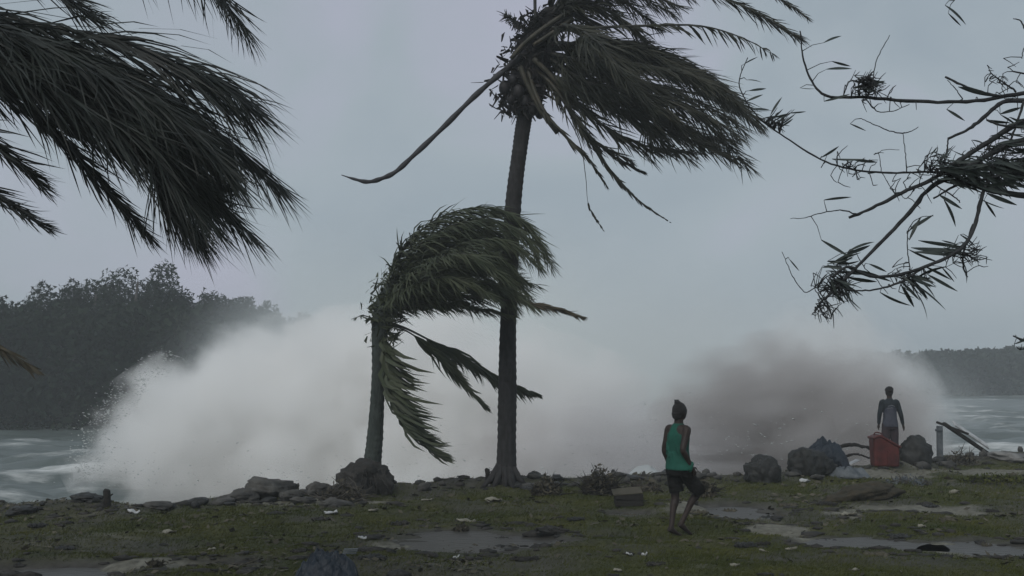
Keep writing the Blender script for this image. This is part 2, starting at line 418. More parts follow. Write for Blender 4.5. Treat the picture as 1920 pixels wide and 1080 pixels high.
# ------------------------------------------------------------------ air: haze and spray
def vol_mat(name, color, density, aniso=0.0):
    m = bpy.data.materials.new(name); m.use_nodes = True
    n = m.node_tree.nodes; n.clear(); o = n.new('ShaderNodeOutputMaterial'); v = n.new('ShaderNodeVolumePrincipled')
    v.inputs['Color'].default_value = (*color, 1); v.inputs['Density'].default_value = density; v.inputs['Anisotropy'].default_value = aniso
    m.node_tree.links.new(v.outputs[0], o.inputs['Volume'])
    return m, v
hm, _ = vol_mat('haze_air', (0.90, 0.95, 0.97), 0.0021)
mb = MB(); mb.box((0, 180, 5.5), (740, 460, 17)); hz = mb.build('haze', hm, smooth=False); tag(hz, kind='stuff')

def spray(label, c, r, color, density, soft=0.35, amp=0.55, nscale=2.2, st=(1, 1, 1), seed=0.0, tilt=0.0):
    m, v = vol_mat('spray_' + str(seed), color, density, 0.0)
    n = m.node_tree.nodes; l = m.node_tree.links
    t = n.new('ShaderNodeTexCoord'); ln = n.new('ShaderNodeVectorMath'); ln.operation = 'LENGTH'
    l.new(t.outputs['Object'], ln.inputs[0])
    q = n.new('ShaderNodeMapping'); q.inputs['Location'].default_value = (seed, seed * 2, seed * 3); q.inputs['Scale'].default_value = st
    l.new(t.outputs['Object'], q.inputs[0])
    z = n.new('ShaderNodeTexNoise'); z.inputs['Scale'].default_value = nscale; z.inputs['Detail'].default_value = 5; z.inputs['Roughness'].default_value = 0.6
    l.new(q.outputs[0], z.inputs['Vector'])
    a = n.new('ShaderNodeMath'); a.operation = 'MULTIPLY_ADD'; a.inputs[1].default_value = amp * 2; a.inputs[2].default_value = 1.0 - amp   # 1 + amp*(2n-1)
    l.new(z.outputs[0], a.inputs[0])
    s = n.new('ShaderNodeMath'); s.operation = 'SUBTRACT'; l.new(a.outputs[0], s.inputs[0]); l.new(ln.outputs['Value'], s.inputs[1])
    mr = n.new('ShaderNodeMapRange'); mr.interpolation_type = 'SMOOTHSTEP'
    mr.inputs[1].default_value = 0.0; mr.inputs[2].default_value = soft; mr.inputs[3].default_value = 0; mr.inputs[4].default_value = density
    l.new(s.outputs[0], mr.inputs[0]); l.new(mr.outputs[0], v.inputs['Density'])
    bm = bmesh.new(); bmesh.ops.create_icosphere(bm, subdivisions=4, radius=1.0)
    for vv in bm.verts:
        k = 1.0 + 0.10 * mnoise.noise(vv.co * 2.3 + Vector((seed, 0, 0))); vv.co *= k
    me = bpy.data.meshes.new('spray_cloud'); bm.to_mesh(me); bm.free(); me.materials.append(m)
    o = bpy.data.objects.new('spray_cloud', me); col.objects.link(o); o.location = c; o.scale = r; o.rotation_euler = (0, tilt, 0)
    tag(o, label, kind='stuff')
    return o
def wide(px0, px1, pytop, pybot, Y, ry):
    a = at(px0, pybot, Y); b = at(px1, pytop, Y)
    return ((a.x + b.x) / 2, Y, a.z), ((b.x - a.x) / 2, ry, b.z - a.z)
c, r = wide(140, 1330, 555, 905, 31, 6.0)
spray('white wall of sea spray bursting over the shore behind the palms', c, r, (0.978, 0.976, 0.966), 1.6, 0.36, 0.55, 3.6, st=(1.5, 1, .9), seed=1.3)
c, r = wide(300, 1640, 370, 890, 36, 7.0)
spray('thinner crest of white spray drifting high above the burst', c, r, (0.958, 0.980, 0.962), 0.32, 1.0, 0.4, 2.4, st=(1.4, 1, .8), seed=2.9)
c, r = wide(1150, 1790, 610, 900, 30, 3.4)
spray('brown grey burst of muddy spray behind the two people', c, r, (0.68, 0.658, 0.645), 1.5, 0.5, 0.6, 3.0, st=(1, 1, 1.5), seed=4.1, tilt=-.24)
c, r = wide(1300, 1790, 550, 880, 34, 3.5)
spray('pale flank of spray at the right of the muddy burst', c, r, (0.93, 0.935, 0.93), 0.9, 0.35, 0.5, 2.8, seed=7.7)
c, r = wide(760, 1440, 720, 900, 27.5, 2.2)
spray('low grey splash of dirty water in front of the muddy burst', c, r, (0.82, 0.80, 0.80), 0.7, 0.6, 0.8, 3.6, st=(.5, 1, 2), seed=5.6)
c, r = wide(1170, 1640, 740, 905, 28.4, 1.8)
spray('dark foot of the muddy burst just behind the boulders', c, r, (0.52, 0.50, 0.49), 1.3, 0.7, 0.8, 3.6, st=(.5, 1, 2.2), seed=6.4)
c, r = wide(430, 1330, 400, 840, 42, 6)
spray('soft high mist rising out of the white spray between the palms', c, r, (0.955, 0.982, 0.962), 0.34, 1.0, 0.35, 2.0, seed=13.9)
c, r = wide(850, 1900, 520, 800, 62, 8)
spray('thin sea mist hiding the horizon behind the muddy burst', c, r, (0.93, 0.955, 0.95), 0.30, 1.0, 0.3, 1.8, seed=11.3)
c, r = wide(210, 1200, 390, 860, 52, 7)
spray('thin drifting mist in front of the far wooded bank', c, r, (0.92, 0.95, 0.95), 0.5, 1.0, 0.3, 1.6, seed=9.2)

# ------------------------------------------------------------------ palms
WIND = np.array([1.0, 0.0, -0.12])
def leaflets(P, T, L, wdt, fwd, side, hang, bend, dens, t0=0.12, wind=WIND, jit=0.16, both=True, base=0.55, tipl=0.4, rnd=None):
    """vectorised leaflet blades along a midrib; returns V, flat faces, sizes"""
    g = rnd or rng; n = len(P)
    N = int(dens)
    t = np.linspace(t0, 1.0, N) + g.normal(0, 0.3 / N, N); t = np.clip(t, 0, 1)
    if both: t = np.concatenate([t, t]); sg = np.concatenate([np.ones(N), -np.ones(N)])
    else: sg = np.ones(N)
    u = t * (n - 1); i = np.minimum(u.astype(int), n - 2); f = (u - i)[:, None]
    p = P[i] * (1 - f) + P[i + 1] * f; tt = nrm(T[i] * (1 - f) + T[i + 1] * f)
    S = nrm(np.cross(tt, np.array([0, 0, 1.0]) + 0 * tt))
    prof = np.where(t < 0.35, base + (1 - base) * t / 0.35, 1 - (1 - tipl) * ((t - 0.35) / 0.65) ** 1.6)
    ln = L * prof * (1 + g.normal(0, 0.14, len(t)))
    clump = np.sin(t * 37 + g.uniform(0, 6) + sg) * 0.5 + np.sin(t * 83 + g.uniform(0, 6)) * 0.5
    down = np.array([0, 0, -1.0])
    d0 = nrm(tt * fwd + S * (sg * side)[:, None] + down * 0.25 * hang + g.normal(0, jit, (len(t), 3)))
    d1 = nrm(d0 * (1 - bend) + wind * (bend * (1 + 0.3 * clump))[:, None] + down * (hang * (1 + 0.5 * clump))[:, None] + g.normal(0, jit, (len(t), 3)))
    rn = nrm(g.normal(0, 1, (len(t), 3)) + np.array([0, -1.2, 0.6]))
    V = []; lev = [0, 0.33, 0.68, 1.0]; ws = [0.55, 1.0, 0.75]
    for k, s in enumerate(lev):
        c_ = p + ln[:, None] * (d0 * s + (d1 - d0) * s * s * 0.5)
        d_ = nrm(d0 * (1 - s) + d1 * s); wv = nrm(np.cross(d_, rn)) * (wdt * 0.5 * (1.1 - 0.6 * t))[:, None]
        if k < 3: V += [c_ - wv * ws[k], c_ + wv * ws[k]]
        else: V += [c_]
    V = np.stack(V, 1)                       # (n,7,3)
    b = (np.arange(len(t)) * 7)[:, None]
    Fq = np.concatenate([b + np.array([0, 1, 3, 2]), b + np.array([2, 3, 5, 4]), b + np.array([4, 5, 6])], 1)
    return V.reshape(-1, 3), Fq.ravel(), np.tile([4, 4, 3], len(t))

def frond(parent, pts, Y, L, wdt, dens, m, mr, r0=0.03, fwd=0.9, side=0.55, hang=0.35, bend=0.45, t0=0.12, jit=0.16, label=None, both=True, base=0.55, tipl=0.4, n=60):
    """pts: (px, py, dY) control points of the midrib"""
    P = catmull([tuple(at(a, b, Y + (q[0] if q else 0))) for (a, b, *q) in pts], n)
    T = nrm(np.gradient(P, axis=0))
    mbb = MB(); mbb.tube(P[::3] if n > 30 else P, np.linspace(r0, r0 * 0.15, len(P[::3] if n > 30 else P)), 5)
    fr = mbb.build('frond', mr, parent)
    if label: fr['label'] = label
    if L > 0:
        V, Fq, sz = leaflets(P, T, L, wdt, fwd, side, hang, bend, dens, t0, jit=jit, both=both, base=base, tipl=tipl)
        lf = fast_obj('leaflets', V, Fq, sz, m, fr); lf['kind'] = 'stuff'
    return fr

def ringed_trunk(parent, pts, Y, rad, m, name='trunk', step=0.10):
    P = np.array([tuple(at(a, b, Y + (q[0] if q else 0))) for (a, b, *q) in pts])
    length = np.linalg.norm(np.diff(P, axis=0), axis=1).sum(); n = int(length / (step / 3))
    C_ = catmull(P, n); rr = np.interp(np.linspace(0, 1, n), np.linspace(0, 1, len(rad)), rad)
    k = np.arange(n) % 3; rr = rr * (1 + .035 * np.sin(np.arange(n) * .11) + .025 * np.sin(np.arange(n) * .043 + 1)) * np.where(k == 0, 1.04, np.where(k == 1, 0.985, 0.97)) * (1 + rng.normal(0, 0.012, n))
    mbb = MB(); mbb.tube(C_, rr, 18)
    return mbb.build(name, m, parent)

# --- tall palm
YT = 20.0
b = gp(948, 917); tall = empty('coconut_palm', (b.x, b.y, Hs(b.x, b.y)))
tag(tall, 'tall dark coconut palm whose crown streams to the right, stripped stem trailing left', 'palm tree', 'coconut palms in the wind')
YT = b.y
ringed_trunk(tall, [(948, 932), (949, 900), (951, 760), (953, 600), (961, 400), (976, 270), (988, 195), (1003, 110), (1040, 20)], YT, [0.27, 0.215, 0.17, 0.165, 0.155, 0.145, 0.14, 0.135, 0.14, 0.16, 0.12], M['trunk_tall'])
mbb = MB()      # root flare
for k in range(14):
    a = 2 * math.pi * k / 14 + random.uniform(-.2, .2); q = random.uniform(0.30, 0.5)
    p0 = Vector((b.x + 0.12 * math.cos(a), b.y + 0.12 * math.sin(a), tall.location.z + 0.32)); p1 = Vector((b.x + q * math.cos(a), b.y + q * math.sin(a), tall.location.z - 0.08))
    mbb.tube([p0, p0.lerp(p1, 0.5) + Vector((0, 0, -0.04)), p1], [0.07, 0.06, 0.03], 6)
mbb.build('root_flare', M['trunk_tall'], tall)
LT = dict(m=M['palm_tall'], mr=M['rachis_dark'])
T_FR = [
    ([(1010, 100, 0), (1120, 75, -.5), (1240, 115, -.8), (1340, 172, -.8), (1425, 226, -.7)], .95, .5),
    ([(1010, 110, 0), (1110, 120, -.8), (1230, 165, -1.2), (1330, 235, -1.2), (1400, 310, -1.0)], .95, .5),
    ([(1000, 130, 0), (1080, 160, -.7), (1180, 215, -1.2), (1290, 262, -1.3), (1385, 300, -1.2)], .85, .45),
    ([(1010, 90, 0), (1120, 90, .6), (1250, 120, 1.0), (1360, 180, 1.0), (1415, 230, .8)], .95, .5),
    ([(1005, 120, 0), (1090, 150, .5), (1190, 205, 1.2), (1290, 250, 1.3), (1370, 262, 1.2)], .9, .5),
    ([(1000, 130, 0), (1060, 170, -.4), (1130, 235, -.8), (1215, 275, -.9), (1300, 285, -.7)], .75, .4),
    ([(1030, 30, 0), (1130, -30, -.5), (1260, -35, -.8), (1380, 5, -.6), (1455, 45, -.4), (1500, 72, -.3)], .55, .25),
    ([(1035, 20, 0), (1150, -90, .3), (1300, -90, .5), (1420, -30, .5), (1512, 30, .4)], .5, .25),
    ([(1030, 20, 0), (1080, -90, .5), (1190, -150, .9), (1330, -140, 1.0), (1450, -70, .8)], .9, .5),
    ([(1030, 10, 0), (1060, -110, -.6), (1150, -190, -1.0), (1290, -200, -1.1), (1400, -130, -1)], .9, .5),
    ([(1015, 80, 0), (1080, 85, -.9), (1150, 130, -1.6), (1220, 190, -1.7), (1290, 250, -1.6)], .85, .5),
    ([(1015, 60, 0), (1070, 50, -1.1), (1120, 80, -2), (1170, 140, -2.3), (1220, 200, -2.3)], .85, .5),
    ([(1000, 125, 0), (1035, 160, -.3), (1075, 215, -.6), (1110, 262, -.7), (1180, 300, -.7)], .6, .35),
]
for pts, L, sd_ in T_FR:
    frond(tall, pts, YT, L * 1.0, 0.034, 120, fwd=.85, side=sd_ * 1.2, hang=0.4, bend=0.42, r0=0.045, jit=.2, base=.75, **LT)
for k in range(14):
    a = random.random(); dy = random.uniform(-1.9, 1.9); up = 95 + 150 * a
    xe = 1330 + 90 * math.sin(math.pi * min(1, a * 1.1)) + random.uniform(-60, 20); bow = random.uniform(0, 25)
    frond(tall, [(1010, 95, 0), (1100, up * .55 + 50 - bow, dy * .6), (1200, up * .8 + 20 - bow * .8, dy), (xe - 60, up + 15, dy), (xe + 10, up + 60, dy * .9)], YT, random.uniform(.7, 1.0), 0.030, 105, fwd=.8, side=random.uniform(.4, .8), hang=random.uniform(.35, .7), bend=.5, r0=0.035, jit=.2, base=.8, **LT)
for (x1, y1, x2, y2, x3, y3, dy) in [(1080, -10, 1160, 0, 1235, 50, .6), (1080, 10, 1150, 25, 1215, 80, -.8), (1090, -40, 1190, -50, 1290, -5, .2), (1070, 20, 1120, 60, 1165, 120, 1.0), (1100, -70, 1220, -90, 1330, -40, -.6), (1085, 0, 1170, -15, 1260, 25, 1.1), (1085, -25, 1180, -30, 1275, 15, -1.2)]:
    frond(tall, [(1025, 40, 0), (x1, y1, dy * .6), (x2, y2, dy), (x3, y3, dy)], YT, .75, 0.032, 110, fwd=.8, side=.6, hang=.45, bend=.4, r0=0.04, jit=.22, base=.8, **LT)
# the frond with open, countable leaflets
frond(tall, [(1020, 60, -.2), (1110, 52, -.9), (1210, 48, -1.2), (1310, 48, -1.2), (1385, 68, -1.1), (1448, 100, -1.0)], YT, 0.5, 0.05, 34, fwd=0.6, side=0.35, hang=0.75, bend=0.25, r0=0.035, t0=0.3, label='frond with open leaflets hanging from a straight midrib', **LT)
# drooping ones under the crown
frond(tall, [(990, 130, -.4), (1000, 165, -.5), (1025, 215, -.6), (1070, 265, -.6), (1105, 300, -.6), (1135, 345, -.5)], YT, 0.35, 0.045, 40, M['palm_tall'], M['rachis'], r0=0.055, fwd=1.0, side=0.2, hang=0.35, bend=0.3, t0=0.35)
frond(tall, [(1000, 125, -.3), (1040, 165, -.5), (1090, 240, -.6), (1130, 300, -.6), (1160, 340, -.6), (1200, 378, -.6), (1255, 416, -.6)], YT, 0.33, 0.045, 60, M['palm_tall'], M['rachis'], r0=0.05, fwd=1.1, side=0.2, hang=0.25, bend=0.3, t0=0.3, tipl=0.12)
frond(tall, [(1040, 180, .2), (1085, 260, .2), (1098, 330, .2), (1104, 385, .2), (1130, 430, .2)], YT, 0.16, 0.04, 26, M['palm_tall'], M['rachis_dark'], r0=0.012, fwd=1.0, side=0.4, hang=0.3, bend=0.1, t0=0.72, label='withered frond tip dangling on a thin stem')
frond(tall, [(1070, 220, .3), (1140, 285, .3), (1180, 310, .3), (1205, 322, .3)], YT, 0.3, 0.045, 30, M['palm_tall'], M['rachis_dark'], r0=0.02, fwd=1.0, side=0.3, hang=0.2, bend=0.4)
# stripped stem blown out to the left
P = catmull([tuple(at(a, b_, YT - 0.35)) for a, b_ in [(1078, 22), (1010, 75), (965, 115), (930, 145), (885, 185), (830, 240), (775, 292), (742, 322), (715, 335), (690, 341), (665, 336), (640, 328)]], 60)
mbb = MB(); rr = np.interp(np.linspace(0, 1, 60), [0, .3, .7, .86, 1], [0.06, 0.05, 0.042, 0.035, 0.006]) * (1 + 0.16 * np.sin(np.arange(60) * 1.3)); mbb.tube(P, rr, 8)
o = mbb.build('bare_frond_stem', M['stem_bare'], tall); o['label'] = 'stripped stem curving out to the left of the crown'
# thick pale stalk bases over the crown heart
for pts in ([(1080, 15), (1030, 45), (985, 80), (958, 110)], [(1075, 35), (1035, 62), (1000, 85)], [(975, 125), (990, 160), (1012, 205), (1045, 250)], [(1000, 110), (1040, 150), (1080, 205)], [(1004, -60), (1003, 0), (1004, 35)]):
    P = catmull([tuple(at(a, b_, YT - 0.5)) for a, b_ in pts], 14); mbb = MB(); mbb.tube(P, np.linspace(0.05, 0.04, 14) if pts[0][1] > -50 else np.full(14, 0.03), 7); mbb.build('stalk_base', M['rachis'] if pts[0][1] > -50 else M['rachis_dark'], tall)
# fibre heart: ragged sheath flakes round the top of the trunk
V = []; Fc = []; sz = []
for k in range(1500):
    t = random.random(); a = random.uniform(0, 2 * math.pi)
    cpt = at(968 + 50 * t + random.gauss(0, 16), 205 - 180 * t + random.gauss(0, 8), YT + 0.42 * math.sin(a)); rr_ = 0.28 + 0.12 * math.sin(3.14 * t)
    cpt = cpt + Vector((rr_ * math.cos(a) * random.random(), 0, 0))
    d = Vector((random.uniform(-.6, .8), random.uniform(-.6, .6), random.uniform(-1, .3))).normalized() * random.uniform(.10, .26)
    w_ = Vector((random.uniform(-1, 1), random.uniform(-1, 1), random.uniform(-1, 1))).normalized() * random.uniform(.02, .05)
    i = len(V); V += [cpt - w_, cpt + w_, cpt + d + w_ * .4, cpt + d - w_ * .4]; Fc += [i, i + 1, i + 2, i + 3]; sz.append(4)
o = fast_obj('fibre_sheath', np.array([tuple(v) for v in V]), Fc, sz, M['fibre'], tall); o['kind'] = 'stuff'
mbb = MB(); mbb.tube(catmull([tuple(at(a, b_, YT)) for a, b_ in [(983, 215), (992, 150), (1005, 90), (1035, 20)]], 12), [.18, .24, .30, .34, .36, .36, .36, .34, .32, .28, .24, .15], 12)
mbb.build('crown_heart', M['fibre'], tall)
for (px, py, dy) in [(946, 165, -.3), (958, 186, -.35), (972, 172, -.45), (962, 150, -.4), (985, 190, -.4), (1000, 205, -.35), (968, 200, -.2), (1012, 212, -.2)]:
    mbb = MB(); p = at(px, py, YT + dy); q_ = random.uniform(.75, 1.1); mbb.ball(p, (0.105 * q_, 0.10 * q_, 0.135 * q_ * random.uniform(.9, 1.15)), 2); mbb.build('coconut', M['coconut'], tall)
# dried flower stalk, spiky
mbb = MB(); root = at(992, 58, YT - .2); tip = at(948, 28, YT - .3); mbb.tube([root, root.lerp(tip, .5), tip], [.03, .025, .012], 6)
for k in range(150):
    q = root.lerp(tip, random.uniform(.1, 1)); d = Vector((random.uniform(-1, .3), random.uniform(-.7, .7), random.uniform(-.8, .7))).normalized() * random.uniform(.06, .2)
    mbb.tube([q, q + d * .5 + Vector((0, 0, .01)), q + d], [.011, .009, .004], 3)
mbb.build('flower_stalk', M['rachis_dark'], tall)

# --- short bent palm
b = gp(697, 918); YS = b.y; short = empty('coconut_palm', (b.x, b.y, Hs(b.x, b.y)))
tag(short, 'shorter grey green coconut palm bent to the right over a clump of soil and roots', 'palm tree', 'coconut palms in the wind')
ringed_trunk(short, [(694, 930), (697, 880), (703, 820), (708, 740), (711, 660), (713, 600), (722, 560), (745, 520)], YS, [0.17, 0.16, 0.15, 0.145, 0.13, 0.12, 0.135, 0.15, 0.16, 0.12, 0.08], M['trunk_short'])
S_ = dict(m=M['palm_short'], mr=M['rachis_dark'])
S_FR = [
    ([(725, 560, 0), (755, 470, -.2), (830, 405, -.5), (920, 390, -.7), (985, 420, -.8), (1022, 480, -.8)], .6),
    ([(725, 560, 0), (765, 480, -.5), (840, 425, -.9), (930, 415, -1.2), (990, 450, -1.3), (1012, 500, -1.3)], .6),
    ([(725, 560, 0), (775, 490, .2), (860, 430, .2), (940, 400, .0), (1000, 440, -.2), (1035, 500, -.4)], .6),
    ([(725, 565, 0), (780, 510, -.6), (860, 460, -1.1), (940, 450, -1.4), (1000, 490, -1.5)], .65),
    ([(725, 565, 0), (780, 530, -.3), (860, 500, -.8), (940, 500, -1.1), (985, 545, -1.2)], .65),
    ([(725, 575, 0), (790, 545, -.6), (870, 530, -1.1), (945, 540, -1.4), (1000, 575, -1.5)], .6),
    ([(722, 580, 0), (790, 560, 0), (870, 555, -.5), (950, 555, -1.0), (1035, 580, -1.1)], .45),
    ([(722, 585, 0), (780, 572, -.5), (840, 570, -.9), (900, 578, -1.1), (960, 592, -1.2)], .42),
    ([(722, 570, 0), (760, 500, .3), (830, 450, .5), (900, 440, .3), (960, 470, .1)], .65),
    ([(722, 570, 0), (770, 520, -.9), (830, 480, -1.6), (890, 480, -1.9), (945, 520, -2.0)], .65),
    ([(722, 575, 0), (765, 540, -.9), (820, 520, -1.5), (880, 530, -1.8), (930, 560, -1.9)], .6),
    ([(720, 560, 0), (740, 490, .1), (790, 430, -.1), (870, 400, -.4), (940, 395, -.6)], .5),
]
for pts, L in S_FR:
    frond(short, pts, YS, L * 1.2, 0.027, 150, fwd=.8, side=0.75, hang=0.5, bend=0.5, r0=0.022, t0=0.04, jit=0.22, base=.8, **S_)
for k in range(20):
    a = random.random(); dy = random.uniform(-1.6, .9); tp_ = 400 + 150 * a
    frond(short, [(722, 570, 0), (765, 490 + 70 * a, dy * .3), (830, tp_ + 15, dy * .7), (910 + random.uniform(-20, 20), tp_ + random.uniform(-5, 15), dy), (990 + random.uniform(-50, 30), tp_ + 40, dy)], YS, random.uniform(.5, .75), 0.027, 120, fwd=.8, side=0.75, hang=random.uniform(.3, .6), bend=0.5, r0=0.018, t0=0.04, jit=0.24, base=.8, **S_)
frond(short, [(730, 570, 0), (800, 560, -.6), (900, 558, -1.2), (1000, 570, -1.4), (1050, 580, -1.4), (1088, 594, -1.4)], YS, 0.36, 0.04, 90, M['palm_brown'], M['rachis'], fwd=1.2, side=0.25, hang=0.25, bend=0.3, r0=0.02, t0=0.55, label='withered brown frond tip pointing right')
frond(short, [(715, 600, 0), (760, 615, .2), (810, 640, .6), (860, 665, .9), (920, 700, 1.1), (970, 725, 1.2), (1010, 740, 1.2)], YS, 0.72, 0.065, 130, M['palm_short'], M['rachis_dark'], fwd=0.8, side=0.3, hang=0.6, bend=0.1, r0=0.025, t0=0.3, tipl=0.15, label='torn lower frond hanging towards the tall trunk')
frond(short, [(718, 605, -.1), (765, 622, .1), (815, 660, .3), (860, 710, .5), (908, 762, .5)], YS, 0.6, 0.055, 100, M['palm_short'], M['rachis_dark'], fwd=0.9, side=0.3, hang=0.3, bend=0.5, r0=0.02, t0=0.3, tipl=0.3)
frond(short, [(715, 610, 0), (722, 670, -.2), (730, 730, -.3), (750, 780, -.3), (785, 822, -.3), (830, 857, -.3)], YS, 1.0, 0.075, 120, M['palm_short'], M['rachis_dark'], fwd=0.5, side=0.15, hang=-0.02, bend=0.85, r0=0.025, t0=0.05, tipl=0.22, base=0.7, jit=0.12, label='dangling lower frond whose leaflets all point right')
frond(short, [(715, 605, 0), (700, 598, -.2), (682, 592, -.3), (662, 597, -.3)], YS, 0.18, 0.04, 16, M['palm_short'], M['rachis_dark'], fwd=0.4, side=0.6, hang=0.4, bend=0.3, r0=0.02, label='small broken frond stub on the left of the crown')
V = []; Fc = []; sz = []
for k in range(500):
    cpt = at(712 + random.gauss(8, 14), 590 + random.gauss(0, 28), YS + random.uniform(-.2, .2))
    d = Vector((random.uniform(-.3, 1), random.uniform(-.5, .5), random.uniform(-.6, .8))).normalized() * random.uniform(.10, .28)
    w_ = Vector((random.uniform(-1, 1), random.uniform(-1, 1), random.uniform(-1, 1))).normalized() * random.uniform(.015, .035)
    i = len(V); V += [cpt - w_, cpt + w_, cpt + d + w_ * .3, cpt + d - w_ * .3]; Fc += [i, i + 1, i + 2, i + 3]; sz.append(4)
o = fast_obj('fibre_sheath', np.array([tuple(v) for v in V]), Fc, sz, M['palm_short'], short); o['kind'] = 'stuff'

# --- near palm at the left edge
YN = 9.0
near = empty('coconut_palm', (at(-420, 500, YN).x, YN, 0.0)); near.location.z = Hs(near.location.x, YN)
tag(near, 'near black green palm fronds sweeping in from the upper left corner', 'palm tree', 'coconut palms in the wind')
tp = at(-330, 40, YN); bx, bz = near.location.x, near.location.z
mbb = MB(); n = 90; C_ = catmull([(bx, YN, bz - 0.2), (bx, YN, bz + 1.2), (bx + .1, YN, bz + 3), (tp.x, YN, tp.z + 0.2)], n)
mbb.tube(C_, np.interp(np.linspace(0, 1, n), [0, .06, 1], [.26, .19, .14]) * np.where(np.arange(n) % 3 == 0, 1.05, 1.0), 16); mbb.build('trunk', M['trunk_tall'], near)
N_ = dict(m=M['palm_near'], mr=M['rachis_dark'])
N_FR = [
    ([(-330, 40, 0), (-150, 5, 0), (0, 32, 0), (200, 70, 0), (330, 108, .1), (430, 145, .2), (500, 190, .3)], 1.15, 120, .9, .35, .55, .35),
    ([(-330, 40, 0), (-150, 30, .3), (0, 60, .4), (180, 110, .5), (330, 180, .6), (460, 260, .7), (570, 345, .8)], .95, 120, 1.0, .35, .5, .3),
    ([(-330, 50, 0), (-150, 60, -.2), (0, 110, -.3), (150, 170, -.4), (290, 250, -.4), (400, 340, -.3), (510, 440, -.2)], .75, 120, 1.1, .3, .35, .35),
    ([(-330, 50, 0), (-150, 90, .2), (0, 170, .3), (90, 235, .3), (160, 310, .3), (225, 380, .3), (290, 440, .3)], .5, 100, 1.1, .3, .3, .3),
    ([(-330, 60, 0), (-200, 120, 0), (-60, 230, 0), (30, 300, 0), (75, 345, 0)], .45, 60, 1.1, .35, .1, .4),
    ([(-330, 60, 0), (-230, 170, .2), (-100, 300, .3), (0, 370, .3), (85, 425, .3)], .40, 80, 1.1, .4, .1, .4),
    ([(-330, 30, 0), (-200, -90, 0), (-60, -100, 0), (60, -50, 0), (130, 0, 0), (185, 35, 0)], .6, 70, .8, .55, .1, .45),
    ([(-330, 30, 0), (-150, -160, .3), (60, -190, .4), (260, -130, .5), (400, -60, .6), (505, 60, .6)], .75, 120, .6, .3, .6, .25),
    ([(-330, 45, 0), (-150, 40, .6), (0, 90, .9), (120, 150, 1.0), (250, 230, 1.1), (340, 320, 1.1), (400, 400, 1.1)], .7, 110, 1.0, .35, .35, .3),
    ([(-330, 45, 0), (-150, 20, -.3), (0, 55, -.5), (120, 100, -.6), (250, 170, -.7), (370, 240, -.7), (470, 330, -.6)], .85, 120, 1.0, .35, .45, .3),
]
for pts, L, dn, fw, si, ha, be in N_FR:
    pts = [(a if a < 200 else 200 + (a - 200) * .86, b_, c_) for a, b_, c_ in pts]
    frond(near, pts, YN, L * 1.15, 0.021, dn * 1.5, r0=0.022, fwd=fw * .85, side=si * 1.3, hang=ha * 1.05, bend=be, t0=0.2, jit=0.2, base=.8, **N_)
for (a, dy) in [(.1, .5), (.22, -.6), (.35, .9), (.45, -.3), (.55, .6), (.62, -.7), (.75, .2), (.3, 1.2), (.5, 1.2), (.4, .2), (.8, -.2), (.15, -.2)]:
    frond(near, [(-330, 40, 0), (-150, 20 + 60 * a, dy * .5), (0, 45 + 110 * a, dy * .8), (150, 85 + 170 * a, dy), (270, 130 + 205 * a, dy), (360 - 60 * a, 190 + 235 * a, dy), (445 - 100 * a, 275 + 215 * a, dy)], YN, random.uniform(.75, 1.1), 0.019, 150, r0=0.018, fwd=.8, side=.55, hang=random.uniform(.35, .6), bend=.3, t0=0.15, jit=0.17, base=.8, **N_)
mbb = MB(); P = catmull([tuple(at(a, b_, YN - .1)) for a, b_ in [(150, 70), (190, 69), (240, 72), (288, 76)]], 8); mbb.tube(P, np.stack([np.linspace(.01, .004, 8), np.array([.008, .02, .028, .03, .028, .022, .012, .003])], 1), 6)
mbb.build('leaflet_spear', M['palm_near'], near)
YD = 12.5   # a dead frond hanging low at the left edge belongs to a second, unseen-crown palm
frond(near, [(-300, 420, 2.0), (-200, 520, 3), (-110, 590, 3.4), (-20, 640, 3.5), (60, 690, 3.5)], YN, 0.5, 0.05, 60, M['palm_brown'], M['rachis'], r0=0.03, fwd=0.9, side=0.4, hang=0.3, bend=0.3, t0=0.2, label='dead brown frond drooping low at the left edge')

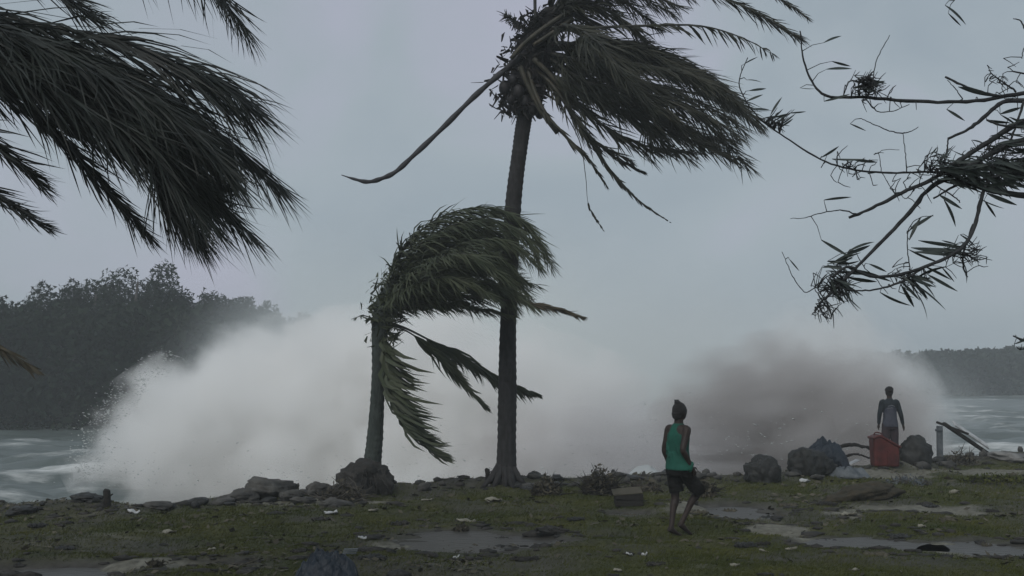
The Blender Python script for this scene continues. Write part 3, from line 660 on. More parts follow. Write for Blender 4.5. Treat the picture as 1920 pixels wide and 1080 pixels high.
# ------------------------------------------------------------------ tree at the right edge
YR = 8.0
rt = empty('leafy_tree', (at(2420, 700, YR).x, YR + .4, 0)); rt.location.z = Hs(rt.location.x, rt.location.y)
tag(rt, 'storm stripped tree reaching in from the right with thin dark branches and narrow leaves', 'tree')
mbb = MB(); C_ = catmull([(rt.location.x, YR + .4, rt.location.z - .2), (rt.location.x - .05, YR + .4, 1.0), tuple(at(2330, 500, YR + .2)), tuple(at(2240, 300, YR)), tuple(at(2210, 150, YR)), tuple(at(2230, -100, YR))], 40)
mbb.tube(C_, np.linspace(.20, .07, 40), 12); mbb.build('trunk', M['bark'], rt)
BR = [
    ([(2225, 230), (2100, 160), (1980, 165), (1900, 178), (1820, 190), (1720, 190), (1620, 183), (1550, 180), (1522, 152), (1506, 110), (1500, 58)], 11, 2.5),
    ([(2225, 230), (2080, 175), (1930, 188), (1880, 192), (1845, 220), (1815, 243), (1778, 260)], 12, 5),
    ([(2240, 300), (2080, 210), (1930, 225), (1860, 262), (1800, 300), (1750, 335), (1690, 362), (1640, 388), (1592, 408)], 14, 5.5),
    ([(2240, 300), (2080, 265), (1930, 262), (1865, 285), (1800, 322), (1745, 352), (1700, 405), (1645, 462), (1595, 512), (1545, 562)], 15, 5),
    ([(2280, 400), (2100, 385), (1930, 368), (1870, 360), (1820, 345), (1770, 335)], 15, 8),
    ([(1790, 330), (1740, 322), (1670, 324), (1600, 318), (1540, 299), (1480, 262), (1430, 226), (1400, 192), (1386, 152), (1402, 108)], 5, 1.6),
    ([(1870, 300), (1852, 340), (1840, 370), (1830, 415), (1812, 455), (1780, 480), (1730, 502), (1680, 516), (1630, 518), (1590, 500), (1560, 520)], 8, 5),
    ([(1610, 402), (1575, 394), (1540, 400), (1510, 408), (1482, 410)], 3, 1.2),
    ([(1730, 503), (1690, 528), (1650, 541), (1610, 545), (1575, 540)], 5, 2.5),
    ([(1880, 182), (1850, 175), (1810, 162), (1772, 144)], 6, 4), ([(1805, 186), (1790, 165), (1776, 150)], 2.2, 1.3),
    ([(1905, 172), (1890, 160), (1872, 148), (1857, 135)], 4, 2), ([(1990, 150), (1935, 140), (1900, 134)], 4, 3),
    ([(1920, 190), (1900, 250), (1880, 300)], 5, 3), ([(1930, 240), (1880, 235), (1850, 225)], 5, 4),
    ([(1940, 300), (1870, 330), (1800, 345), (1750, 372)], 8, 4), ([(1960, 330), (1890, 320), (1830, 315), (1790, 322)], 9, 5),
    ([(1700, 323), (1698, 290), (1693, 250)], 2.2, 1.3), ([(1693, 250), (1670, 246), (1640, 234), (1615, 222)], 2.5, 1.4), ([(1693, 250), (1708, 246), (1722, 238)], 2.5, 1.4),
    ([(1652, 322), (1650, 300), (1652, 282), (1686, 281)], 1.6, 1.0), ([(1625, 185), (1636, 150), (1645, 110), (1668, 66)], 2.6, 1.4),
    ([(1625, 188), (1645, 208), (1675, 208), (1705, 196)], 2.4, 1.6), ([(1778, 258), (1775, 285), (1770, 315)], 3, 2),
    ([(1715, 355), (1700, 372), (1690, 366)], 2, 1.3), ([(1745, 340), (1790, 370), (1800, 380)], 3, 2),
    ([(1825, 420), (1808, 470), (1806, 500), (1814, 520)], 4, 3), ([(1640, 520), (1620, 500), (1603, 470)], 2.5, 1.5),
    ([(1545, 560), (1530, 540), (1510, 548), (1487, 520), (1478, 500), (1466, 472)], 2.4, 1.2), ([(1545, 560), (1530, 582), (1522, 590)], 3.2, 2),
    ([(1535, 575), (1545, 592), (1560, 598)], 2.4, 1.4), ([(1708, 515), (1702, 470), (1704, 430), (1725, 408), (1750, 405)], 2.2, 1.5),
    ([(2230, -60), (2060, -90), (1900, -70), (1800, -30), (1790, 0)], 8, 1.6), ([(2280, 500), (2100, 600), (1980, 640), (1930, 642), (1900, 630)], 9, 3), ([(1935, 642), (1915, 655), (1905, 650)], 3, 2),
    ([(2230, -60), (2020, 20), (1935, 60), (1915, 40), (1900, 35)], 7, 1.5), ([(1935, 60), (1920, 90), (1916, 110)], 2.5, 1.5),
]
pm = YR / F; BRP_ = []
for pts, w0, w1 in BR:
    k = len(pts); dY = np.cumsum(rng.normal(0, .05, k))
    if w0 < 5: dY = dY * .4
    P = catmull([tuple(at(a, b_, YR + (q if w0 >= 5 else q * .2))) for (a, b_), q in zip(pts, dY)], k * 5)
    P[1:-1] += rng.normal(0, .0018, P[1:-1].shape); BRP_.append(P)
    mbb = MB(); mbb.tube(P, np.linspace(w0, w1, k * 5) * 0.5 * pm * (1 + rng.normal(0, .07, k * 5)), 6); mbb.build('branch', M['bark'], rt)
BRP = np.vstack(BRP_)
STK = MB()
# leaf meshes: long narrow blade, folded along the midrib and curved
def leaf_mesh(bendz, wd):
    v = []; f = []; n = 6
    for i in range(n + 1):
        s = i / n; wv = wd * math.sin(math.pi * min(1, s * .92 + .06)) ** .8; z = -bendz * s * s
        v += [(s, -wv, z + wv * .25), (s, 0, z), (s, wv, z + wv * .25)]
    for i in range(n):
        a = i * 3; f += [(a, a + 1, a + 4, a + 3), (a + 1, a + 2, a + 5, a + 4)]
    me = bpy.data.meshes.new('leaf'); me.from_pydata(v, [], f); me.materials.append(M['leaf_r']); me.update()
    me.polygons.foreach_set('use_smooth', [True] * len(me.polygons)); return me
LM = [leaf_mesh(.22, .058), leaf_mesh(-.18, .05), leaf_mesh(.38, .045), leaf_mesh(.08, .068)]
off = -rt.location
def leaf(px, py, ang, ln, yy=0.0, k=None):
    o = bpy.data.objects.new('leaf', LM[random.randrange(4) if k is None else k]); col.objects.link(o); o.parent = rt
    o.location = at(px, py, YR + yy) + off
    s = ln * pm
    o.scale = (s, s, s); o.rotation_euler = (random.uniform(-1.2, 1.2) + 1.57, 0, 0)
    d = Vector((math.cos(ang), random.uniform(-.25, .25), -math.sin(ang))).normalized()
    Mx = d.to_track_quat('X', 'Z').to_matrix() @ Matrix.Rotation(random.uniform(.7, 2.3), 3, 'X')
    o.rotation_euler = Mx.to_euler()
    b0 = o.location - off; dd = np.linalg.norm(BRP - np.array(b0[:]), axis=1); q_ = Vector(BRP[int(dd.argmin())])
    if dd.min() < .42: STK.tube([q_, q_.lerp(b0, .5) + Vector((random.uniform(-.01, .01), 0, .015)), b0], [.004, .003, .002], 3)
    else: bpy.data.objects.remove(o)
# picked out ones (px, py, angle down from +x in degrees, length px)
for (a, b_, g, l_) in [(1650, 548, 36, 60), (1700, 520, 40, 60), (1710, 530, 33, 85), (1690, 535, 55, 52), (1715, 545, 50, 65), (1740, 515, 28, 62), (1735, 500, 20, 55), (1765, 500, 50, 40),
                       (1560, 545, 52, 55), (1575, 540, 55, 55), (1545, 555, 70, 40), (1590, 520, 10, 60), (1600, 505, 12, 75), (1630, 495, 22, 38), (1585, 478, -20, 60), (1565, 490, -25, 60),
                       (1590, 472, 150, -60), (1540, 450, 32, 60), (1800, 462, 185, 75), (1800, 468, 178, 90), (1790, 480, 190, 80), (1760, 492, 200, 60), (1775, 500, 170, 70), (1815, 462, 20, 40), (1815, 480, 25, 30), (1808, 495, 75, 35), (1800, 440, 30, 40),
                       (1770, 375, 55, 60), (1760, 365, 35, 50), (1835, 372, 30, 50), (1850, 362, 25, 60), (1845, 375, 50, 50), (1860, 180, 195, 70), (1775, 205, 35, 40), (1850, 225, 10, 50),
                       (1772, 10, 35, 55), (1778, 25, 42, 38), (1594, 232, 22, 32), (1500, 165, 12, 28), (1700, 438, -50, 30), (1708, 430, -35, 55), (1480, 486, 50, 30), (1705, 450, -65, 50),
                       (1545, 190, -15, 50), (1600, 165, -10, 60), (1625, 150, 10, 40), (1610, 160, 30, 40), (1550, 130, -8, 55), (1560, 115, 15, 40), (1545, 80, -30, 45), (1430, 222, -10, 45), (1440, 230, -40, 40), (1445, 215, -60, 40), (1460, 240, -30, 45),
                       (1400, 150, -5, 32), (1405, 170, -10, 35), (1400, 190, -25, 35), (1408, 205, -5, 40), (1395, 120, -35, 30), (1480, 212, -3, 35), (1540, 295, -28, 45), (1600, 300, 5, 50), (1560, 298, 10, 60),
                       (1905, 632, 20, 25), (1902, 645, -20, 25), (1915, 655, 10, 25), (1925, 628, -15, 40), (1545, 375, 170, -50)]:
    leaf(a, b_, R(g), l_ * 1.0, random.uniform(-.06, .06))
# leafy knots, streaming right and down
for (cx, cy_, sx, sy, n_, a0, a1, l0, l1) in [(1800, 325, 40, 22, 60, -10, 45, 25, 70), (1870, 315, 50, 32, 110, -5, 35, 30, 75), (1880, 270, 40, 20, 24, -20, 25, 30, 60), (1755, 305, 18, 22, 16, -60, 30, 20, 45), (1560, 530, 22, 20, 30, 20, 75, 25, 50), (1555, 500, 28, 12, 14, -30, 30, 30, 45),
                                                (1700, 520, 30, 10, 16, 15, 50, 30, 60), (1620, 155, 22, 12, 16, -40, 60, 15, 28), (1800, 470, 14, 14, 14, 150, 200, 25, 50), (1920, 230, 40, 20, 20, -20, 30, 30, 50), (1450, 225, 14, 10, 8, -50, 20, 20, 35)]:
    for k in range(n_):
        leaf(cx + random.gauss(0, sx * .6), cy_ + random.gauss(0, sy * .6), R(random.uniform(a0, a1)), random.uniform(l0, l1), random.uniform(-.12, .12))
_o = STK.build('stalks', M['bark'], rt); _o['kind'] = 'stuff'
# fine twiggery as one part
mbb = MB()
for (cx, cy_, s_, n_) in [(1620, 155, 26, 50), (1760, 315, 34, 70), (1560, 540, 30, 70), (1540, 580, 20, 30), (1810, 480, 26, 36), (1880, 300, 60, 90), (1450, 225, 18, 24), (1590, 312, 40, 26), (1640, 180, 40, 30), (1700, 520, 34, 30), (1870, 160, 50, 30), (1690, 350, 36, 16)]:
    for k in range(n_):
        a, b_ = cx + random.gauss(0, s_ * .6), cy_ + random.gauss(0, s_ * .35); g = random.uniform(-1.2, 1.6); l_ = random.uniform(8, 30)
        y0 = YR + random.uniform(-.1, .1)
        _s = np.array(tuple(at(a, b_, y0))); _dd = np.linalg.norm(BRP - _s, axis=1); _j = int(_dd.argmin())
        if _dd[_j] < .35: mbb.tube([Vector(BRP[_j]), Vector(BRP[_j]).lerp(Vector(_s), .6) + Vector((0, 0, .008)), Vector(_s)], [.004, .0035, .003], 3)
        mbb.tube([at(a, b_, y0), at(a + l_ * .5 * math.cos(g), b_ + l_ * .5 * math.sin(g) + random.uniform(-3, 3), y0), at(a + l_ * math.cos(g), b_ + l_ * math.sin(g), y0 + .03)], [.0042, .0035, .002], 3)
o = mbb.build('twigs', M['bark'], rt); o['kind'] = 'stuff'

# ------------------------------------------------------------------ far wooded bank, left
def crown(name, parent, c, r, n, leafsz, m, lumps=9):
    V = []; cs = []
    for k in range(lumps):
        a = random.uniform(0, 2 * math.pi); q = random.random() ** .5 * .75
        cs.append((c[0] + r[0] * q * math.cos(a), c[1] + r[1] * q * math.sin(a), c[2] + r[2] * random.uniform(-.7, .75), random.uniform(.28, .5)))
    k = rng.integers(0, lumps, n); C_ = np.array(cs)[k]
    d = nrm(rng.normal(0, 1, (n, 3))) * (rng.random((n, 1)) ** .35)
    p = C_[:, :3] + d * C_[:, 3:4] * np.array(r)
    u = nrm(rng.normal(0, 1, (n, 3))) * leafsz; v = nrm(rng.normal(0, 1, (n, 3)) + np.array([1.0, 0, 0])) * leafsz * 1.5
    V = np.stack([p - u, p + v * .5 + u * .2, p + u, p + v * 1.2], 1).reshape(-1, 3)
    return fast_obj(name, V, np.arange(len(V)), np.full(n, 4), m, parent)
bank = grid_obj('hill', np.linspace(-75, -9, 80), np.linspace(60, 100, 40), lambda x, y: -1.6 + 3.6 * np.clip((y - 63) / 14, 0, 1) * np.clip((-11 - x) / 12, 0, 1) + fbm(x * .3, y * .3, 7, 3) * 1.0, M['ground']); tag(bank, kind='structure')
for (px, top, wd, Y, lab) in [
    (-110, 560, 130, 66, 'dark round tree on the far bank beyond the left edge'), (-20, 565, 130, 65, 'dark broad tree at the left end of the far bank'), (60, 558, 110, 67, 'dark tree on the far bank, second from the left edge'),
    (115, 535, 90, 66, 'dark tree with a ragged top above the near shore water'), (172, 522, 90, 68, 'rounded high tree left of the tallest far tree'), (250, 498, 95, 69, 'tallest tree of the far wooded bank'),
    (305, 535, 80, 70, 'tree just right of the tallest far tree, greyed by mist'), (355, 552, 90, 71, 'misty tree of even height on the middle of the far bank'), (415, 558, 80, 72, 'misty tree near the right part of the far bank'),
    (470, 572, 80, 75, 'lower tree fading in the mist at the right end of the far bank'), (525, 590, 80, 79, 'faint last tree almost lost in the mist')]:
    x0 = (px - 960) / F * Y; ztop = at(px, top, Y).z; rw = wd / F * Y * .62; base = max(-.8, -1.6 + 3.6 * min(1, max(0, (Y - 63) / 14)) * min(1, max(0, (-11 - x0) / 12)))
    t = empty('broadleaf_tree', (x0, Y, base)); tag(t, lab, 'tree', 'trees on the far bank')
    mbb = MB(); mbb.tube([(x0, Y, base - .3), (x0 + .1, Y, base + 1.5), (x0 - .1, Y, (base + ztop) / 2), (x0 + .2, Y, ztop - 1)], [.28, .22, .16, .06], 8)
    for k in range(5):
        a = random.uniform(0, 6.28); mbb.tube([(x0, Y, base + 2), (x0 + rw * .5 * math.cos(a), Y + rw * .5 * math.sin(a), base + 4)], [.1, .04], 5)
    mbb.build('trunk', M['far_trunk'], t)
    hh = (ztop - base) / 2
    crown('crown', t, (x0, Y, base + hh * 1.02), (rw * 1.3, rw * 1.1, hh * .98), 8000, .17, M['far_leaf'], 16)
# undergrowth on the bank: one mass
n = 42000; x = rng.uniform(-62, -14, n); y = rng.uniform(62, 70, n); z = -1.0 + rng.random(n) ** .9 * (5.6 + 2.2 * vnoise(x * .5, y * .5, 3)) * np.clip((-12 - x) / 6, .25, 1)
p = np.stack([x, y, z], 1); u = nrm(rng.normal(0, 1, (n, 3))) * .2; v = nrm(rng.normal(0, 1, (n, 3))) * .25
o = fast_obj('undergrowth', np.stack([p - u, p + v, p + u, p - v * .6], 1).reshape(-1, 3), np.arange(4 * n), np.full(n, 4), M['far_leaf']); tag(o, 'dark tangled undergrowth along the water under the far trees', kind='stuff')
# headland on the right: far low wood
hl = grid_obj('headland', np.linspace(50, 140, 70), np.linspace(150, 200, 30), lambda x, y: -2 + 3.2 * np.clip((y - 155) / 12, 0, 1) * np.clip((x - 46) / 10, 0, 1) + fbm(x * .2, y * .2, 7, 3), M['ground']); tag(hl, kind='structure')
n = 36000; x = rng.uniform(48, 130, n); y = rng.uniform(157, 172, n)
z = -1.5 + rng.random(n) ** .6 * (5.4 + 2.2 * (vnoise(x * .09, y * 0, 13) - .4) + 1.6 * vnoise(x * .5, y * .3, 3))
p = np.stack([x, y, z], 1); u = nrm(rng.normal(0, 1, (n, 3))) * .4; v = nrm(rng.normal(0, 1, (n, 3))) * .45
o = fast_obj('far_wood', np.stack([p - u, p + v, p + u, p - v * .6], 1).reshape(-1, 3), np.arange(4 * n), np.full(n, 4), M['far_leaf']); tag(o, 'low hazy wood on the distant headland at the right', kind='stuff')
#OBJECTS_BELOW

# ------------------------------------------------------------------ grass and litter on the lawn
n = 330000
y = 1 / (1 / 27.0 + rng.random(n) * (1 / 9.5 - 1 / 27.0)); x = (rng.random(n) * 2 - 1) * y * 0.52
ok = (shore_d(x, y) < 0.25) & (ell(x, y, PUD, 1.1) > 1.05 + 0.1 * rng.random(n)) & (rng.random(n) > 1.1 * sandf(x, y)) & (rng.random(n) > 0.75 * mudf(x, y))
x, y = x[ok], y[ok]; n = len(x); tus = np.clip(0.5 + 1.3 * fbm(x * 1.7, y * 1.7, 51, 4), .15, 1.2)
h = (0.012 + 0.035 * tus) * (0.6 + 0.8 * rng.random(n)) * np.clip(y / 13, .8, 1.6); z = H(x, y) - 0.004
wb = 0.0045 * np.clip(y / 12, 1, 2.2); a = rng.random(n) * np.pi
B = np.stack([x, y, z], 1); Wd = np.stack([np.cos(a) * wb, np.sin(a) * wb, 0 * a], 1)
tp_ = B + np.stack([h * (0.5 + rng.normal(0, .5, n)), h * rng.normal(0, .5, n), h * .9], 1)
V = np.stack([B - Wd, B + Wd, tp_], 1).reshape(-1, 3)
o = fast_obj('grass', V, np.arange(len(V)), np.full(n, 3), M['grass']); tag(o, 'short wet windswept grass over the muddy lawn', kind='stuff')

n = 20000
y = 1 / (1 / 26.0 + rng.random(n) * (1 / 9.8 - 1 / 26.0)); x = (rng.random(n) * 2 - 1) * y * 0.52
ok = (shore_d(x, y) < 0.6) & (rng.random(n) < np.clip(.12 + 3.2 * fbm(x * .9, y * 1.4, 77, 4), .02, 1)); x, y = x[ok], y[ok]; n = len(x)
s_ = rng.uniform(.012, .06, n) * np.clip(y / 14, .8, 1.5); a = rng.random(n) * 6.283
c_ = np.stack([x, y, H(x, y) + .012 + rng.random(n) * .02], 1)
u = np.stack([np.cos(a) * s_, np.sin(a) * s_, rng.normal(0, .3, n) * s_], 1); v = np.stack([-np.sin(a) * s_, np.cos(a) * s_, rng.normal(0, .5, n) * s_], 1) * .45
o = fast_obj('leaf_litter', np.stack([c_ - u, c_ - v, c_ + u, c_ + v], 1).reshape(-1, 3), np.arange(4 * n), np.full(n, 4), M['litter']); tag(o, 'torn leaves and seaweed shreds strewn over the lawn', kind='stuff')

# clods of mud and weed, uncountable
n = 5200
y = 1 / (1 / 25.0 + rng.random(n) * (1 / 10.0 - 1 / 25.0)); x = (rng.random(n) * 2 - 1) * y * 0.52
e_ = ell(x, y, PUD + SAND, 1.0, 31)
ok = (shore_d(x, y) < 0.8) & (rng.random(n) < np.clip(np.exp(-((e_ - 1.15) / .3) ** 2) * .8 + np.clip(fbm(x * .8, y * 1.6, 33, 4) * 3 - .35, 0, 1) + np.clip(shore_d(x, y) + 1.6, 0, 1) * .8, .015, 1)); x, y = x[ok], y[ok]
_bm = bmesh.new(); bmesh.ops.create_icosphere(_bm, subdivisions=1, radius=1.0); _bm.verts.ensure_lookup_table()
IV = np.array([v.co[:] for v in _bm.verts]); IF = np.array([[v.index for v in f.verts] for f in _bm.faces]); _bm.free()
n = len(x); r_ = rng.uniform(.015, .075, (n, 1, 1)) * rng.random((n, 1, 1)) + .015
V = IV[None] * (1 + rng.uniform(-.4, .4, (n, 12 if len(IV) == 12 else len(IV), 1))) * r_ * np.stack([rng.uniform(1, 2.6, n), rng.uniform(.8, 1.6, n), rng.uniform(.35, .7, n)], 1)[:, None, :]
V = V + np.stack([x, y, H(x, y) + r_[:, 0, 0] * .12], 1)[:, None, :]
Fx = (IF[None] + (np.arange(n) * len(IV))[:, None, None]).reshape(-1)
o = fast_obj('mud_clods', V.reshape(-1, 3), Fx, np.full(n * len(IF), 3), M['soil'], smooth=True); tag(o, 'clods of mud and weed thrown over the lawn and round the puddles', kind='stuff')

# ------------------------------------------------------------------ rocks and mounds
def rock_mesh(name, r, m, seed, rough=.35, sub=3, flat=0.0):
    bm = bmesh.new(); bmesh.ops.create_icosphere(bm, subdivisions=sub, radius=1.0); so = Vector((seed * 7.7, seed * 3.1, seed))
    for v in bm.verts:
        d = v.co.normalized(); k = 1 + rough * mnoise.noise(d * 1.3 + so) + rough * .55 * mnoise.noise(d * 3.1 + so) + rough * .35 * mnoise.noise(d * 7 + so) + .04 * mnoise.noise(d * 16 + so)
        # chip facets
        q = Vector((round(d.x * 2.2) / 2.2, round(d.y * 2.2) / 2.2, round(d.z * 2.2) / 2.2)); v.co = (d * .72 + q * .28) * k
        v.co = Vector((v.co.x * r[0], v.co.y * r[1], v.co.z * r[2]))
    me = bpy.data.meshes.new(name); bm.to_mesh(me); bm.free(); me.materials.append(m)
    me.polygons.foreach_set('use_smooth', [True] * len(me.polygons)); return me
def rock(px, py, wpx, hpx, label, m='rock', name='boulder', group='boulders along the shore', rough=.35, depth=1.0, sub=3):
    """py = where it meets the ground; wpx, hpx = size in photograph pixels"""
    p = on(px, py); q = p.y / F; r = (wpx / 2 * q, wpx / 2 * q * depth, hpx * q * .62)
    o = bpy.data.objects.new(name, rock_mesh(name, r, M[m], random.uniform(0, 50), rough, 4 if wpx > 40 else sub)); col.objects.link(o)
    o.location = (p.x, p.y, p.z + r[2] * .55); o.rotation_euler = (random.uniform(-.1, .1), random.uniform(-.12, .12), random.uniform(0, .6))
    tag(o, label, 'rock', group); return o
RK = [(455, 938, 66, 24, 'low grey boulder at the left end of the rock row'), (505, 936, 92, 30, 'largest flat topped grey boulder on the shore left of the palms'), (548, 940, 44, 20, 'small grey boulder leaning against the right of the largest one'),
      (597, 934, 46, 24, 'rounded grey boulder alone between the rock row and the soil clump'), (570, 945, 50, 14, 'low slab of rock in front of the rounded boulder'), (372, 948, 34, 16, 'small pointed dark rock on the left shore'),
      (40, 955, 52, 14, 'flat dark rock at the left edge against the white surf'), (165, 957, 58, 15, 'flat dark rock below the small black stump'), (795, 914, 26, 13, 'small brown stone at the end of the arched dead frond'),
      (630, 950, 60, 14, 'pale stained rock in the lower front of the soil clump'), (420, 944, 40, 10, 'flat pebble bank rock beside the rock row'), (300, 950, 56, 10, 'long low rock in the middle of the left shore')]
for (a, b_, c_, d_, lab) in RK: rock(a, b_, c_, d_, lab, 'rock_dark' if 'dark' in lab else 'rock', depth=.8)
for k in range(150):
    px = random.choice([random.uniform(0, 640) if random.random() < .35 else random.uniform(400, 700), random.uniform(720, 1330), random.uniform(960, 1300), random.uniform(1320, 1920)])
    gx = (px - 960) / F * 20; py = 705 + F * CAMZ / (np.interp(gx * np.interp(px, [0, 1920], [.9, 1.35]), SHX, SHY)) + random.uniform(-2, 14)
    rock(px, py, random.uniform(8, 40) * random.random() + 6, random.uniform(4, 14), 'small stone among many lying along the shore edge', random.choice(['rock', 'rock_dark', 'rock']), 'stone', 'small stones along the shore edge', .4, 1.0, 2)
# dark mounds by the people
rock(1430, 893, 72, 50, 'rounded dark boulder, left of the tarpaulin covered one', 'rock_dark', group=None, rough=.3, depth=.8)
rock(1719, 880, 66, 54, 'pointed dark boulder right beside the person in the slate vest', 'rock_dark', group=None, rough=.3, depth=.7)
rock(1876, 852, 74, 44, 'pale rounded rock with foam on it at the right edge', 'rock_pale', group=None, rough=.3)
rock(1895, 866, 90, 18, 'flat light rock at the foot of the pale rounded one', 'rock_pale', group=None, rough=.3)
rock(1620, 935, 150, 26, 'brown weedy hummock of earth in the lawn below the red container', 'husk', 'earth_mound', None, rough=.35, depth=.5)['category'] = 'mound'
rock(1035, 1000, 66, 14, 'dark clod of earth at the right end of the middle puddle', 'soil', 'earth_mound', None, rough=.4, depth=.5)['category'] = 'mound'

# soil and root clump at the foot of the short palm (a part of it)
p = on(690, 925)
me = rock_mesh('root_clump', (.40, .38, .36), M['soil'], 12.3, .5, 4); o = bpy.data.objects.new('root_clump', me); col.objects.link(o); o.parent = short
o.location = Vector((p.x - .02, p.y + .1, p.z + .12)) - short.location; o['label'] = 'dark lump of soil and roots round the trunk foot'
mbb = MB()
for k in range(70):
    a = random.uniform(0, 6.283); q = random.uniform(.2, .5); c0 = Vector((p.x + q * .6 * math.cos(a), p.y + q * .6 * math.sin(a), p.z + random.uniform(.1, .42)))
    c1 = c0 + Vector((math.cos(a), math.sin(a), 0)) * random.uniform(.08, .25) + Vector((0, 0, -random.uniform(.05, .3)))
    mbb.tube([c0, c0.lerp(c1, .5) + Vector((0, 0, .04)), c1], [.012, .01, .005], 4)
o = mbb.build('roots', M['soil'], short); o['kind'] = 'stuff'

def brush(px, py, wpx, hpx, n, label, m='twig', seedleaf=120, lm='litter', bent=.5, group='piles of broken brush along the shore'):
    p = on(px, py); q = p.y / F; W_, H_ = wpx * q / 2, hpx * q
    t = empty('brush_pile', (p.x, p.y, p.z)); tag(t, label, 'brush pile', group)
    mbb = MB()
    for k in range(n):
        a = random.uniform(0, 6.283); r_ = random.random() ** .6; c0 = Vector((p.x + W_ * r_ * math.cos(a), p.y + W_ * .6 * r_ * math.sin(a), p.z + random.uniform(-.02, H_ * .5 * (1 - r_ * .7))))
        d = Vector((random.gauss(.3, .8), random.gauss(0, .6), abs(random.gauss(0, .6)))).normalized() * random.uniform(.15, .5) * min(1, H_ * 2.2)
        mbb.tube([c0, c0 + d * .5 + Vector((0, 0, random.uniform(-.03, .05))), c0 + d + Vector((random.uniform(-.08, .1), 0, -random.random() * .1 * bent))], [random.uniform(.008, .022), .009, .003], 4)
    mbb.build('branches', M[m], t)['kind'] = 'stuff'
    n2 = seedleaf; k = np.arange(n2); a = rng.random(n2) * 6.283; r_ = rng.random(n2) ** .6
    c_ = np.stack([p.x + W_ * r_ * np.cos(a), p.y + W_ * .6 * r_ * np.sin(a), p.z + rng.random(n2) * H_ * (1.05 - r_ * .7)], 1)
    u = nrm(rng.normal(0, 1, (n2, 3))) * rng.uniform(.025, .06, (n2, 1)); v = nrm(rng.normal(0, 1, (n2, 3))) * rng.uniform(.01, .03, (n2, 1))
    o = fast_obj('leaves', np.stack([c_ - u, c_ - v, c_ + u, c_ + v], 1).reshape(-1, 3), np.arange(4 * n2), np.full(n2, 4), M[lm], t); o['kind'] = 'stuff'
    return t
brush(1024, 923, 56, 42, 60, 'low dark tangle of brush just right of the tall trunk', 'wood_dark', 520)
brush(1126, 934, 70, 62, 120, 'tallest dark brush heap standing against the surf, left of the broken crate', 'wood_dark', 800)
brush(1208, 922, 70, 26, 70, 'spread grey twigs behind the broken crate, next to the walking person', 'twig', 260)
brush(640, 940, 90, 48, 90, 'pale net of twigs on the left side of the soil clump', 'twig', 240)
brush(1320, 930, 44, 34, 30, 'dark weed heap right behind the walking person', 'wood_dark', 500)
brush(1700, 912, 90, 24, 50, 'grey blue snarl of debris on the lawn below the dark pointed boulder', 'twig', 260, 'greytarp')
brush(1800, 872, 70, 40, 60, 'splintered debris heap around the leaning white board', 'twig', 220)
brush(1490, 862, 36, 18, 30, 'small brush tuft behind the hunched boulder', 'wood_dark', 200)
brush(1860, 905, 120, 20, 40, 'low weedy bank of brush at the right edge of the lawn', 'wood_dark', 500, 'grass')
brush(290, 1062, 24, 12, 18, 'small dark plant tuft in the lower left puddle sand', 'wood_dark', 120)
brush(865, 1000, 30, 14, 18, 'dark wet tuft standing in the middle puddle', 'wood_dark', 150)

# arched dead frond between the palms
t = empty('fallen_frond', on(742, 906)); tag(t, 'bare dead frond arching from the short trunk to the small brown stone', 'dead frond')
zz = on(742, 906); P = catmull([tuple(at(a, b_, zz.y)) for a, b_ in [(705, 879), (725, 877), (745, 882), (765, 893), (782, 910)]], 20)
mbb = MB(); mbb.tube(P, np.stack([np.linspace(.012, .02, 20), np.interp(np.arange(20), [0, 8, 15, 19], [.014, .02, .045, .01])], 1), 7); mbb.build('midrib', M['greytarp'], t)
V, Fq, sz = leaflets(P, nrm(np.gradient(P, axis=0)), .10, .02, .8, .5, .8, .2, 16, .3); fast_obj('leaflets', V, Fq, sz, M['twig'], t)['kind'] = 'stuff'

# stumps
def stump(px, py, wpx, hpx, label, m='wood_dark', name='stump'):
    p = on(px, py); q = p.y / F; r_ = wpx * q / 2; h_ = hpx * q; mbb = MB()
    mbb.tube([(p.x, p.y, p.z - .1), (p.x + r_ * .1, p.y, p.z + h_ * .5), (p.x - r_ * .15, p.y, p.z + h_ * .9), (p.x, p.y, p.z + h_)], [r_ * 1.15, r_, r_ * 1.05, r_ * .7], 9)
    mbb.tube([(p.x, p.y, p.z + h_ * .55), (p.x + r_ * 1.7, p.y, p.z + h_ * .75)], [r_ * .35, r_ * .2], 5)
    o = mbb.build(name, M[m]); tag(o, label, 'stump'); return o
stump(200, 950, 13, 34, 'small black stump sticking out of the white surf at the left')
stump(914, 914, 9, 21, 'little dark stake close to the left of the tall trunk', name='stake')
pst = on(1763, 866); q = pst.y / F; mbb = MB(); mbb.box((pst.x, pst.y, pst.z + 26 * q), (10 * q, .09, 68 * q), Matrix.Rotation(.02, 3, 'Y'), .008); mbb.box((pst.x - .01, pst.y - .005, pst.z + 52 * q), (12 * q, .11, 4 * q), None, .006)
tag(mbb.build('post', M['greytarp'], smooth=False), 'grey blue upright post between the pointed boulder and the white board', 'post')

